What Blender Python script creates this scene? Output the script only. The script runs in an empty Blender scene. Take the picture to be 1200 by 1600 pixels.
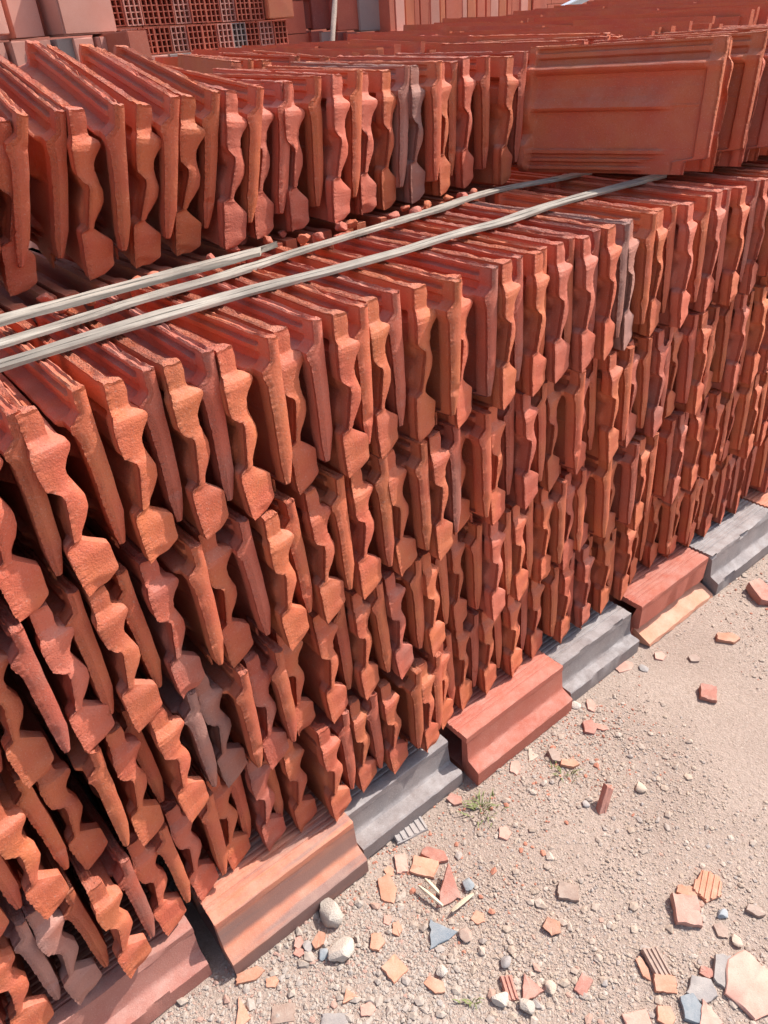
import bpy, bmesh, math, random
import numpy as np
from mathutils import Vector, Matrix, noise as mnoise

R = math.radians
rng = random.Random(11)
nrng = np.random.default_rng(5)
scene = bpy.context.scene
COL = scene.collection

# ------------------------------------------------------------------ camera
ZB = 0.13                       # top of the blocks the tile rows stand on
CAM = Vector((0.0, -0.833, 1.323 + ZB))
FPX = 1165.5                    # focal length in pixels of a 1200 x 1600 picture
CROT = Matrix.Rotation(-0.63951, 3, 'Z') @ Matrix.Rotation(0.99935, 3, 'X') @ Matrix.Rotation(-0.08023, 3, 'Z')
cam = bpy.data.cameras.new('camera')
cam.sensor_fit = 'VERTICAL'
cam.sensor_height = 36.0
cam.sensor_width = 27.0
cam.lens = 36.0 * FPX / 1600.0
cam.clip_start = 0.02
cam.clip_end = 2000
camo = bpy.data.objects.new('camera', cam)
M4 = CROT.to_4x4()
M4.translation = CAM
camo.matrix_world = M4
COL.objects.link(camo)
scene.camera = camo

# ------------------------------------------------------------------ light
SUN_EL, SUN_AZ = 53.0, -11.0     # azimuth counted from +X (along the stack)
sd = Vector((math.cos(R(SUN_EL)) * math.cos(R(SUN_AZ)), math.cos(R(SUN_EL)) * math.sin(R(SUN_AZ)), math.sin(R(SUN_EL))))
world = bpy.data.worlds.new('World')
scene.world = world
world.use_nodes = True
wn = world.node_tree
wn.nodes.clear()
wo = wn.nodes.new('ShaderNodeOutputWorld')
wb = wn.nodes.new('ShaderNodeBackground')
ws = wn.nodes.new('ShaderNodeTexSky')
ws.sky_type = 'NISHITA'
ws.sun_disc = False
ws.sun_elevation = R(SUN_EL)
ws.sun_rotation = math.atan2(sd.x, sd.y)
ws.air_density = 1.3
ws.dust_density = 3.0
wb.inputs['Strength'].default_value = 0.15
wn.links.new(ws.outputs[0], wb.inputs[0])
wn.links.new(wb.outputs[0], wo.inputs[0])
sun = bpy.data.lights.new('sun', 'SUN')
sun.energy = 4.3
sun.angle = R(0.6)
sun.color = (1.0, 0.965, 0.91)
suno = bpy.data.objects.new('sun', sun)
suno.rotation_euler = sd.to_track_quat('Z', 'Y').to_euler()
COL.objects.link(suno)
scene.view_settings.view_transform = 'Standard'
scene.view_settings.look = 'None'
scene.view_settings.gamma = 1.0
scene.view_settings.use_curve_mapping = False
scene.view_settings.exposure = 0.56
scene.cycles.max_bounces = 12
scene.cycles.diffuse_bounces = 8


# ------------------------------------------------------------------ helpers
def ray(px, py):
    return CROT @ Vector(((px - 600) / FPX, -(py - 800) / FPX, -1.0))


def at_z(px, py, z):
    d = ray(px, py)
    return CAM + d * ((z - CAM.z) / d.z)


def at_y(px, py, y):
    d = ray(px, py)
    return CAM + d * ((y - CAM.y) / d.y)


def project(P):
    q = CROT.transposed() @ (Vector(P) - CAM)
    if q.z > -0.02:
        return None
    return (600 + FPX * q.x / -q.z, 800 - FPX * q.y / -q.z, -q.z)


ORD = ['first', 'second', 'third', 'fourth', 'fifth', 'sixth', 'seventh', 'eighth', 'ninth', 'tenth', 'eleventh', 'twelfth',
       'thirteenth', 'fourteenth', 'fifteenth', 'sixteenth', 'seventeenth', 'eighteenth', 'nineteenth', 'twentieth']
for i_ in range(1, 10):
    ORD.append('twenty-' + ORD[i_ - 1])
ORD.append('thirtieth')
for i_ in range(1, 10):
    ORD.append('thirty-' + ORD[i_ - 1])
ORD.append('fortieth')
for i_ in range(1, 10):
    ORD.append('forty-' + ORD[i_ - 1])


def tag(o, label=None, cat=None, group=None, kind=None):
    if label: o['label'] = label
    if cat: o['category'] = cat
    if group: o['group'] = group
    if kind: o['kind'] = kind
    return o


def mesh_from(name, verts, faces, mat=None, smooth=None):
    me = bpy.data.meshes.new(name)
    me.from_pydata([tuple(v) for v in verts], [], [tuple(f) for f in faces])
    if mat: me.materials.append(mat)
    me.update()
    if smooth is not None:
        me.polygons.foreach_set('use_smooth', [True] * len(me.polygons))
        me.set_sharp_from_angle(angle=R(smooth))
    return me


def link(name, me, loc=(0, 0, 0), rot=(0, 0, 0), parent=None, mat=None):
    o = bpy.data.objects.new(name, me)
    o.location = loc
    o.rotation_euler = rot
    COL.objects.link(o)
    if parent: o.parent = parent
    if mat is not None:
        if not me.materials: me.materials.append(mat)
        o.material_slots[0].link = 'OBJECT'
        o.material_slots[0].material = mat
    return o


# ------------------------------------------------------------------ materials
def new_mat(name):
    m = bpy.data.materials.new(name)
    m.use_nodes = True
    nt = m.node_tree
    b = nt.nodes['Principled BSDF']
    return m, nt, b


def N(nt, t, **kw):
    n = nt.nodes.new(t)
    for k, v in kw.items():
        if k in n.inputs.keys() if hasattr(n.inputs, 'keys') else False:
            n.inputs[k].default_value = v
        else:
            setattr(n, k, v)
    return n


def mixc(nt, fac, a, b, mode='MIX'):
    n = nt.nodes.new('ShaderNodeMix')
    n.data_type = 'RGBA'
    n.blend_type = mode
    for sock, v in ((n.inputs[0], fac), (n.inputs[6], a), (n.inputs[7], b)):
        if isinstance(v, bpy.types.NodeSocket):
            nt.links.new(v, sock)
        elif isinstance(v, (int, float)):
            sock.default_value = v
        else:
            sock.default_value = (*v, 1.0)
    return n.outputs[2]


def ramp(nt, fac, stops):
    n = nt.nodes.new('ShaderNodeValToRGB')
    e = n.color_ramp.elements
    while len(e) < len(stops):
        e.new(0.5)
    for k, (p, c) in enumerate(stops):
        e[k].position = p
        e[k].color = (c, c, c, 1) if isinstance(c, (int, float)) else (*c, 1)
    nt.links.new(fac, n.inputs[0])
    return n.outputs[0]


def noise_tex(nt, vec, scale, detail=4, rough=0.6):
    n = nt.nodes.new('ShaderNodeTexNoise')
    n.inputs['Scale'].default_value = scale
    n.inputs['Detail'].default_value = detail
    n.inputs['Roughness'].default_value = rough
    if vec is not None: nt.links.new(vec, n.inputs['Vector'])
    return n.outputs['Fac']


def obj_vec(nt):
    """object coordinates shifted by a random amount for each object"""
    tc = nt.nodes.new('ShaderNodeTexCoord')
    oi = nt.nodes.new('ShaderNodeObjectInfo')
    mu = nt.nodes.new('ShaderNodeMath'); mu.operation = 'MULTIPLY'; mu.inputs[1].default_value = 37.0
    nt.links.new(oi.outputs['Random'], mu.inputs[0])
    ad = nt.nodes.new('ShaderNodeVectorMath'); ad.operation = 'ADD'
    nt.links.new(tc.outputs['Object'], ad.inputs[0])
    nt.links.new(mu.outputs[0], ad.inputs[1])
    return ad.outputs[0], oi.outputs['Random']


def clay(name, base, blotch, dust=(0.50, 0.33, 0.27), dust_amt=0.35, bump=0.35, rough=0.86, stain=None, stain_amt=0.0, streak=False, spec=0.25):
    m, nt, b = new_mat(name)
    vec, rnd = obj_vec(nt)
    n1 = noise_tex(nt, vec, 9.0, 5)
    col = mixc(nt, ramp(nt, n1, [(0.36, 0.0), (0.66, 1.0)]), base, blotch)
    # each tile a little lighter or darker out of the kiln
    br = nt.nodes.new('ShaderNodeMapRange'); br.inputs[3].default_value = 0.85; br.inputs[4].default_value = 1.13
    nt.links.new(rnd, br.inputs[0])
    hs = nt.nodes.new('ShaderNodeHueSaturation')
    nt.links.new(col, hs.inputs['Color']); nt.links.new(br.outputs[0], hs.inputs['Value'])
    col = hs.outputs[0]
    if stain:
        if streak:
            mp = nt.nodes.new('ShaderNodeMapping'); mp.inputs['Scale'].default_value = (0.35, 5.0, 5.0)
            nt.links.new(vec, mp.inputs[0])
            ns = noise_tex(nt, mp.outputs[0], 5.0, 3)
        else:
            ns = noise_tex(nt, vec, 5.0, 3)
        st = ramp(nt, ns, [(0.5, 0.0), (0.62, stain_amt)])
        col = mixc(nt, st, col, stain)
    # settled dust, stronger on what faces up
    geo = nt.nodes.new('ShaderNodeNewGeometry')
    sx = nt.nodes.new('ShaderNodeSeparateXYZ'); nt.links.new(geo.outputs['Normal'], sx.inputs[0])
    up = ramp(nt, sx.outputs['Z'], [(0.0, 0.18), (0.85, 1.0)])
    n2 = noise_tex(nt, vec, 22.0, 6, 0.7)
    dm = ramp(nt, n2, [(0.38, 0.0), (0.72, 1.0)])
    mm = nt.nodes.new('ShaderNodeMath'); mm.operation = 'MULTIPLY'
    nt.links.new(up, mm.inputs[0]); nt.links.new(dm, mm.inputs[1])
    m2 = nt.nodes.new('ShaderNodeMath'); m2.operation = 'MULTIPLY'; m2.inputs[1].default_value = dust_amt
    nt.links.new(mm.outputs[0], m2.inputs[0])
    col = mixc(nt, m2.outputs[0], col, dust)
    # fine sandy specks
    n3 = noise_tex(nt, vec, 420.0, 2)
    col = mixc(nt, ramp(nt, n3, [(0.60, 0.0), (0.74, 0.45)]), col, dust)
    col = mixc(nt, ramp(nt, n3, [(0.27, 0.45), (0.38, 0.0)]), col, tuple(c * 0.45 for c in base))
    nt.links.new(col, b.inputs['Base Color'])
    b.inputs['Roughness'].default_value = rough
    b.inputs['Specular IOR Level'].default_value = spec
    h1 = noise_tex(nt, vec, 70.0, 5, 0.65)
    h2 = noise_tex(nt, vec, 380.0, 3, 0.6)
    ha = nt.nodes.new('ShaderNodeMath'); ha.operation = 'MULTIPLY_ADD'; ha.inputs[1].default_value = 0.9
    hb = nt.nodes.new('ShaderNodeMath'); hb.operation = 'MULTIPLY'; hb.inputs[1].default_value = 0.35
    nt.links.new(h1, hb.inputs[0])
    nt.links.new(h2, ha.inputs[0]); nt.links.new(hb.outputs[0], ha.inputs[2])
    bp = nt.nodes.new('ShaderNodeBump')
    bp.inputs['Strength'].default_value = bump
    bp.inputs['Distance'].default_value = 0.004
    nt.links.new(ha.outputs[0], bp.inputs['Height'])
    fa = nt.nodes.new('ShaderNodeAttribute'); fa.attribute_name = 'flash'
    hn = noise_tex(nt, vec, 210.0, 4, 0.65)
    fm = nt.nodes.new('ShaderNodeMath'); fm.operation = 'MULTIPLY'
    nt.links.new(fa.outputs['Fac'], fm.inputs[0]); nt.links.new(hn, fm.inputs[1])
    b2 = nt.nodes.new('ShaderNodeBump'); b2.inputs['Strength'].default_value = 1.0; b2.inputs['Distance'].default_value = 0.007
    nt.links.new(fm.outputs[0], b2.inputs['Height']); nt.links.new(bp.outputs[0], b2.inputs['Normal'])
    nt.links.new(b2.outputs[0], b.inputs['Normal'])
    return m


CLAY = {
    'red': clay('clay_red', (0.50, 0.106, 0.057), (0.54, 0.148, 0.060), dust_amt=0.35, bump=.4, rough=.76, spec=.35),
    'orange': clay('clay_orange', (0.53, 0.142, 0.055), (0.51, 0.114, 0.057), dust_amt=0.35, bump=.4, rough=.76, spec=.35),
    'pink': clay('clay_pink', (0.50, 0.130, 0.082), (0.52, 0.118, 0.064), dust_amt=0.55, bump=.4, rough=.76, spec=.35),
    'brown': clay('clay_brown', (0.44, 0.094, 0.060), (0.50, 0.112, 0.060), dust_amt=0.4, bump=.4, stain=(0.31, 0.13, 0.10), stain_amt=0.6, rough=.76, spec=.35),
    'grey': clay('clay_grey', (0.38, 0.175, 0.135), (0.32, 0.165, 0.14), dust_amt=0.45, bump=.4, stain=(0.45, 0.135, 0.078), stain_amt=0.6),
}
BLOCKM = {
    'orange': clay('block_orange', (0.54, 0.205, 0.12), (0.50, 0.17, 0.105), dust=(0.55, 0.36, 0.27), dust_amt=0.5, bump=0.2, stain=(0.24, 0.15, 0.135), stain_amt=0.85, streak=True),
    'red': clay('block_red', (0.43, 0.125, 0.085), (0.47, 0.15, 0.10), dust=(0.55, 0.36, 0.30), dust_amt=0.4, bump=0.25),
    'grey': clay('block_grey', (0.20, 0.17, 0.165), (0.27, 0.22, 0.205), dust=(0.46, 0.43, 0.42), dust_amt=0.6, bump=0.25),
    'pink': clay('block_pink', (0.40, 0.17, 0.13), (0.36, 0.14, 0.11), dust=(0.52, 0.36, 0.31), dust_amt=0.5, bump=0.25),
}
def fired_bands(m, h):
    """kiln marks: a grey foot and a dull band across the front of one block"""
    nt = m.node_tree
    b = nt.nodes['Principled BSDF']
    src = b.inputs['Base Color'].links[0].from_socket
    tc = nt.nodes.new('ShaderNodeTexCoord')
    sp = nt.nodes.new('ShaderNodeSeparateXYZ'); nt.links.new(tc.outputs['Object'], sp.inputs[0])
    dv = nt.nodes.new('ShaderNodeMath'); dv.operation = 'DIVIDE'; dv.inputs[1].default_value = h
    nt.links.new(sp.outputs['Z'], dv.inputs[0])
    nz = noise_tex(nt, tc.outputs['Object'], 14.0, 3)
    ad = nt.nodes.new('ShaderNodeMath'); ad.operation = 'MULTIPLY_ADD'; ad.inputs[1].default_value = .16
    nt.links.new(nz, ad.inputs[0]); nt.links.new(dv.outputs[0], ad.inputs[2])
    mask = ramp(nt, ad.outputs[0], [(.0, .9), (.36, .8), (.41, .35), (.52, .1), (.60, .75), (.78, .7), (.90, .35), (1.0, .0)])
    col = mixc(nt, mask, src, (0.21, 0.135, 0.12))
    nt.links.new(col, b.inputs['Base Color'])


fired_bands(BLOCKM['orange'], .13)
BRICKM = {
    'pale': clay('brick_pale', (0.60, 0.29, 0.225), (0.55, 0.25, 0.19), dust=(0.58, 0.40, 0.35), dust_amt=0.6, bump=0.12),  # pale pink clay, lightened further to stand in for sun on its faces
    'red': clay('brick_red', (0.42, 0.115, 0.075), (0.47, 0.14, 0.085), dust_amt=0.3, bump=0.12),
    'orange': clay('brick_orange', (0.50, 0.17, 0.085), (0.46, 0.14, 0.08), dust_amt=0.3, bump=0.12),
    'grey': clay('brick_grey', (0.27, 0.215, 0.20), (0.32, 0.24, 0.21), dust=(0.42, 0.37, 0.34), dust_amt=0.5, bump=0.12),
    'dark': clay('brick_shaded', (0.30, 0.085, 0.062), (0.25, 0.085, 0.075), dust_amt=0.2, bump=0.12),  # red brick with shade put into its colour, for the shaded stack
}
SHARDM = {
    'orange': clay('shard_orange', (0.54, 0.26, 0.165), (0.50, 0.22, 0.14), dust=(0.60, 0.42, 0.32), dust_amt=0.6, bump=0.2),
    'pink': clay('shard_pink', (0.53, 0.28, 0.22), (0.49, 0.25, 0.19), dust=(0.60, 0.44, 0.36), dust_amt=0.6, bump=0.2),
    'red': clay('shard_red', (0.42, 0.165, 0.125), (0.47, 0.21, 0.155), dust=(0.58, 0.40, 0.33), dust_amt=0.6, bump=0.2),
    'grey': clay('shard_grey', (0.27, 0.245, 0.24), (0.34, 0.29, 0.265), dust=(0.50, 0.44, 0.39), dust_amt=0.6, bump=0.2),
    'blue': clay('shard_blue', (0.20, 0.23, 0.26), (0.26, 0.28, 0.29), dust=(0.45, 0.42, 0.40), dust_amt=0.5, bump=0.2),
    'brown': clay('shard_brown', (0.33, 0.215, 0.165), (0.29, 0.20, 0.165), dust=(0.50, 0.42, 0.35), dust_amt=0.6, bump=0.2),
    'white': clay('shard_white', (0.54, 0.46, 0.39), (0.47, 0.39, 0.33), dust=(0.62, 0.55, 0.48), dust_amt=0.5, bump=0.7),
    'beige': clay('shard_beige', (0.50, 0.38, 0.29), (0.45, 0.35, 0.28), dust=(0.58, 0.48, 0.40), dust_amt=0.5, bump=0.5),
}


def ground_mat():
    m, nt, b = new_mat('ground_dirt')
    tc = nt.nodes.new('ShaderNodeTexCoord')
    v = tc.outputs['Object']
    n1 = noise_tex(nt, v, 3.2, 6, 0.6)
    col = mixc(nt, ramp(nt, n1, [(0.35, 0.0), (0.65, 1.0)]), (0.38, 0.285, 0.235), (0.46, 0.355, 0.295))
    n2 = noise_tex(nt, v, 85.0, 5, 0.75)
    col = mixc(nt, ramp(nt, n2, [(0.35, 0.6), (0.52, 0.0)]), col, (0.31, 0.235, 0.185))
    n3 = noise_tex(nt, v, 190.0, 4, 0.7)
    col = mixc(nt, ramp(nt, n3, [(0.56, 0.0), (0.72, 0.7)]), col, (0.60, 0.50, 0.42))
    nt.links.new(col, b.inputs['Base Color'])
    b.inputs['Roughness'].default_value = 0.95
    b.inputs['Specular IOR Level'].default_value = 0.15
    ad = nt.nodes.new('ShaderNodeMath'); ad.operation = 'ADD'
    nt.links.new(n2, ad.inputs[0]); nt.links.new(n3, ad.inputs[1])
    bp = nt.nodes.new('ShaderNodeBump'); bp.inputs['Strength'].default_value = 0.9; bp.inputs['Distance'].default_value = 0.006
    nt.links.new(ad.outputs[0], bp.inputs['Height']); nt.links.new(bp.outputs[0], b.inputs['Normal'])
    return m


def gravel_mat():
    m, nt, b = new_mat('gravel_stone')
    at = nt.nodes.new('ShaderNodeAttribute'); at.attribute_name = 'tint'
    tc = nt.nodes.new('ShaderNodeTexCoord')
    n = noise_tex(nt, tc.outputs['Object'], 240.0, 4, 0.7)
    col = mixc(nt, ramp(nt, n, [(0.3, 0.45), (0.6, 0.0)]), at.outputs['Color'], (0.24, 0.18, 0.14))
    nt.links.new(col, b.inputs['Base Color'])
    b.inputs['Roughness'].default_value = 0.92
    b.inputs['Specular IOR Level'].default_value = 0.2
    bp = nt.nodes.new('ShaderNodeBump'); bp.inputs['Strength'].default_value = 0.5; bp.inputs['Distance'].default_value = 0.002
    nt.links.new(n, bp.inputs['Height']); nt.links.new(bp.outputs[0], b.inputs['Normal'])
    return m


def wood_mat(name, a, c, sc=(3, 110, 110)):
    m, nt, b = new_mat(name)
    tc = nt.nodes.new('ShaderNodeTexCoord')
    mp = nt.nodes.new('ShaderNodeMapping'); mp.inputs['Scale'].default_value = sc
    nt.links.new(tc.outputs['Object'], mp.inputs[0])
    n1 = noise_tex(nt, mp.outputs[0], 1.0, 6, 0.7)
    col = mixc(nt, ramp(nt, n1, [(0.3, 0.0), (0.62, 1.0)]), a, c)
    n0 = noise_tex(nt, tc.outputs['Object'], 9.0, 4, 0.6)
    col = mixc(nt, ramp(nt, n0, [(0.42, 0.0), (0.68, 0.55)]), col, tuple(x * .55 for x in a))
    nt.links.new(col, b.inputs['Base Color'])
    b.inputs['Roughness'].default_value = 0.75
    bp = nt.nodes.new('ShaderNodeBump'); bp.inputs['Strength'].default_value = 0.6; bp.inputs['Distance'].default_value = 0.002
    nt.links.new(n1, bp.inputs['Height']); nt.links.new(bp.outputs[0], b.inputs['Normal'])
    return m


WOOD = wood_mat('weathered_lath', (0.19, 0.155, 0.125), (0.40, 0.345, 0.285))
POLE = wood_mat('weathered_pole', (0.27, 0.19, 0.145), (0.38, 0.28, 0.22), (220, 220, 5))
STRAW = wood_mat('split_wood', (0.55, 0.43, 0.30), (0.70, 0.58, 0.43), (60, 60, 60))
GROUND = ground_mat()
GRAVEL = gravel_mat()


def plain(name, c, rough=0.6, metal=0.0):
    m, nt, b = new_mat(name)
    tc = nt.nodes.new('ShaderNodeTexCoord')
    n = noise_tex(nt, tc.outputs['Object'], 30.0, 4)
    col = mixc(nt, ramp(nt, n, [(0.3, 0.0), (0.7, 1.0)]), tuple(x * 0.85 for x in c), c)
    nt.links.new(col, b.inputs['Base Color'])
    b.inputs['Roughness'].default_value = rough
    b.inputs['Metallic'].default_value = metal
    return m


METAL = plain('grey_metal', (0.42, 0.46, 0.52), 0.5, 0.3)
GRASSM = plain('dry_grass', (0.24, 0.26, 0.10), 0.8)
LEAFM = plain('yellow_leaf', (0.62, 0.48, 0.16), 0.7)

# ------------------------------------------------------------------ ground
def ground_height(x, y):
    return 0.006 * mnoise.noise(Vector((x * 3, y * 3, 0))) + 0.004 * mnoise.noise(Vector((x * 9, y * 9, 3)))


xs = [-300, -60, -12, -4, -1.5] + [round(-0.9 + 0.05 * i, 3) for i in range(84)] + [3.6, 5, 9, 20, 70, 400]
ys = [-300, -60, -12, -4, -2] + [round(-1.4 + 0.05 * i, 3) for i in range(32)] + [0.4, 1.0, 3, 8, 25, 90, 400]
gv = []
for y in ys:
    for x in xs:
        gv.append((x, y, ground_height(x, y) if -1.4 <= y <= .2 and -0.9 <= x <= 3.3 else 0.0))
gf = []
nx_ = len(xs)
for j in range(len(ys) - 1):
    for i in range(nx_ - 1):
        gf.append((j * nx_ + i, j * nx_ + i + 1, (j + 1) * nx_ + i + 1, (j + 1) * nx_ + i))
ground = link('ground', mesh_from('ground', gv, gf, GROUND, 60))
tag(ground, 'pale beige dirt yard strewn with gravel', kind='structure')


# ------------------------------------------------------------------ roof tile mesh
def sstep(a, b, x):
    t = np.clip((x - a) / (b - a), 0, 1)
    return t * t * (3 - 2 * t)


# profiles in millimetres: z up the standing tile, x out of its face
TAIL_B = [(0, 2), (10, 0), (68, -3), (75, -2), (78, 2), (82, 10), (92, 12), (120, 16), (140, 19), (148, 18), (153, 10), (160, 3), (170, 1), (200, 0), (207, 2), (211, 5), (250, 6)]
TAIL_F = [(0, 20), (3, 30), (14, 45), (18, 47), (54, 47), (57, 46), (72, 27), (80, 19), (90, 23), (103, 33), (118, 40), (134, 41), (150, 36),
          (163, 32), (175, 32), (186, 38), (194, 45), (200, 48), (205, 47), (208.5, 42), (210.5, 34), (213, 30), (222, 29), (235, 31), (250, 29)]
BODY_F = [(0, 14), (4, 18), (8, 26), (13, 27), (16, 17), (21, 18), (24, 26), (29, 27), (32, 17), (37, 18), (40, 27), (46, 28), (50, 18), (60, 18), (90, 18), (112, 18), (121, 18), (124, 29), (129, 34), (138, 30), (150, 23), (168, 17),
          (184, 17), (192, 21), (195.5, 33), (199, 40), (203, 43), (206, 41), (208.5, 34), (211, 19), (222, 16), (225, 22), (233, 22), (236, 15), (241, 15), (244, 21), (250, 20)]
BODY_B = [(0, 5), (50, 7), (100, 8), (131, 19), (160, 7), (190, 9), (196, 20), (203, 25), (207, 16), (210, 6), (250, 5)]
HEAD_F = [(0, 19), (30, 23), (60, 26), (150, 27), (186, 29), (198, 34), (206, 34), (212, 27), (219, 19), (250, 19)]
HEAD_B = [(0, 16), (28, 17), (50, 11), (78, 6), (120, 5), (200, 5), (250, 4)]


def ip(prof, z):
    a = np.array(prof, float)
    return np.interp(z, a[:, 0], a[:, 1])


_zz = np.arange(-20, 271, .5)
_ker = np.exp(-.5 * (np.arange(-14, 15) * .5 / 1.6) ** 2); _ker /= _ker.sum()
_w = sstep(84, 100, _zz)
_TF = np.convolve(ip(TAIL_F, _zz), _ker, 'same') * _w + ip(TAIL_F, _zz) * (1 - _w)
_TB = np.convolve(ip(TAIL_B, _zz), _ker, 'same') * _w + ip(TAIL_B, _zz) * (1 - _w)


def tile_pos(y, z, t, seed):
    rv = np.random.RandomState(seed + 500)
    kA, kB, sh = rv.uniform(.9, 1.1), rv.uniform(.88, 1.12), rv.uniform(-4, 4)
    """arrays of lattice coordinates -> millimetre positions; y 0..420 from tail to head"""
    wt = 1 - sstep(24, 36, y)
    wh = sstep(385, 391, y)
    # centre rib and the three water ridges fade out before the head
    bodyf = ip(BODY_F, z)
    flat = np.where((z > 100) & (z < 165), 17.5, np.where(z < 50, 17.5, bodyf))
    k = sstep(300, 330, y)
    bodyf = bodyf * (1 - k) + flat * k
    zt_ = z + sh * np.sin(np.clip(z / 250, 0, 1) * math.pi)
    tf = 24 + (np.interp(zt_, _zz, _TF) - 24) * np.where(z > 165, kA, kB)
    f = tf * wt + (1 - wt) * (bodyf * (1 - wh) + ip(HEAD_F, z) * wh)
    b = np.minimum(np.interp(zt_, _zz, _TB), tf - 5) * wt + (1 - wt) * (ip(BODY_B, z) * (1 - wh) + ip(HEAD_B, z) * wh)
    x = b + (f - b) * t
    return x


def make_tile(name, seed, hi=True):
    rs = np.random.RandomState(seed)
    if hi:
        zs = np.unique(np.concatenate([np.linspace(0, 250, 104), [5, 9, 8, 13, 21, 29, 37, 40, 46, 50, 121, 124, 129, 192, 195.5, 199, 203, 206, 200, 202, 205, 207, 208.5, 209.5, 210.5, 211.5, 213, 215, 16, 24, 31, 39, 47, 76, 79, 82, 150, 155, 203, 206, 209, 212, 222, 226, 233, 236, 241, 244]]))
        us = np.unique(np.concatenate([[0, 3, 8, 16, 24, 27, 30, 33, 36, 46], np.linspace(60, 380, 26), [384, 386, 388, 390, 392, 398, 405, 412, 417, 420]]))
        m = 5
    else:
        zs = np.array([0, 20, 32, 56, 74, 82, 103, 136, 158, 176, 196, 207, 212, 230, 250.])
        us = np.array([0, 24, 36, 384, 394, 420.])
        m = 1
    nu, nz = len(us), len(zs)
    idx = {}
    coords = []

    def vid(i, k, j):
        key = (i, k, j)
        if key not in idx:
            idx[key] = len(coords)
            coords.append(key)
        return idx[key]
    faces = []
    for i in range(nu - 1):
        for k in range(nz - 1):
            faces.append((vid(i, k, 0), vid(i, k + 1, 0), vid(i + 1, k + 1, 0), vid(i + 1, k, 0)))
            faces.append((vid(i, k, m), vid(i + 1, k, m), vid(i + 1, k + 1, m), vid(i, k + 1, m)))
    for i in range(nu - 1):
        for j in range(m):
            faces.append((vid(i, 0, j), vid(i + 1, 0, j), vid(i + 1, 0, j + 1), vid(i, 0, j + 1)))
            faces.append((vid(i, nz - 1, j), vid(i, nz - 1, j + 1), vid(i + 1, nz - 1, j + 1), vid(i + 1, nz - 1, j)))
    for k in range(nz - 1):
        for j in range(m):
            faces.append((vid(0, k, j), vid(0, k, j + 1), vid(0, k + 1, j + 1), vid(0, k + 1, j)))
            faces.append((vid(nu - 1, k, j), vid(nu - 1, k + 1, j), vid(nu - 1, k + 1, j + 1), vid(nu - 1, k, j + 1)))
    c = np.array(coords)
    y = us[c[:, 0]].astype(float)
    z = zs[c[:, 1]].astype(float)
    t = c[:, 2] / m
    x = tile_pos(y, z, t, seed)
    # corner notch at the head's lower end
    short = np.interp(z, [0, 26, 32, 250], [374, 376, 420, 420])
    ynew = y * short / 420.0
    endt = c[:, 0] == 0
    endh = c[:, 0] == nu - 1
    top = c[:, 1] == nz - 1
    bot = c[:, 1] == 0
    back = c[:, 2] == 0
    face = c[:, 2] == m
    if hi:
        # rounded nose at the tail: the face side sits further back
        nose = np.interp(z, [0, 30, 70, 82, 100, 150, 170, 195, 207, 215, 250], [8, 12, 9, 3, 9, 10, 7, 11, 8, 2, 2])
        # lip sits behind the bulge, so the shoulder below it slopes forward
        lipback = np.interp(z, [0, 70, 82, 150, 196, 204, 210, 216, 250], [0, 0, 2.5, 2, 0, 2, 7, 12, 13])
        fade = 1 - sstep(0, 40, y)
        ynew = ynew + lipback * fade
        tp = np.where(z < 78, t, t ** 2.0)
        ynew = np.where(c[:, 0] <= 1, ynew + nose * tp, np.where(c[:, 0] <= 3, ynew + nose * tp * np.where(z < 78, .8, .35), ynew))
        ynew = np.where(endt & (t > 0) & (t < 1), ynew - 1.2 * np.sin(math.pi * t), ynew)
        ynew = np.where(endh, ynew - 3.0 * (2 * t - 1) ** 2, ynew)
        # top edge: two ragged ridges with a groove between them
        groove = np.interp(t, [0, 0.2, 0.4, 0.6, 0.8, 1.0], [-2.5, 0.0, -3.2, -2.0, 0.2, -3.0])
        midw = sstep(20, 40, y) * (1 - sstep(395, 410, y))
        z = np.where(top, z + groove * (0.35 + 0.65 * midw), z)
        x = np.where(top & (t > 0.3) & (t < 0.7), x - 0.6, x)
        pts = np.stack([x, ynew, z], 1)
        off = rs.rand(3) * 100
        nedge = (endt.astype(int) + endh + top + bot + back + face)
        d = np.zeros_like(pts)
        for q in range(len(pts)):
            P = Vector(pts[q] + off)
            e = nedge[q] >= 2
            sharp = (endt[q] and back[q]) or top[q] or (endh[q] and face[q])
            a1, a2 = (0.9, 0.75) if (e and sharp) else (0.8, 0.12)
            n1 = mnoise.noise_vector(P * 0.035)
            n2 = mnoise.noise_vector(P * 0.22)
            d[q] = (np.array(n1) * a1 + np.array(n2) * a2)
            if top[q]:
                # broken flash along the upper edge
                d[q, 2] += 2.0 * mnoise.noise(Vector((pts[q][1] * 0.06 + off[0], t[q] * 2, off[1]))) - 0.8
                ch = mnoise.noise(Vector((pts[q][1] * 0.03 + off[2], 5, t[q])))
                if ch > 0.22:
                    d[q, 2] -= 13 * (ch - 0.22)
        pts += d
        # lumpy bead where the mould halves met (tail back edge, head face edge)
        for q in range(len(pts)):
            if (endt[q] and back[q]) or (endh[q] and face[q]):
                b_ = 1.0 + max(-.6, mnoise.noise(Vector((z[q] * 0.16 + off[1], off[0], 0)))) * 1.5 + mnoise.noise(Vector((z[q] * 0.45 + off[1], off[0], 4))) * 1.3
                pts[q][1] += -b_ if endt[q] else b_
                pts[q][0] += (-b_ if endt[q] else b_) * 0.7
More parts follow.
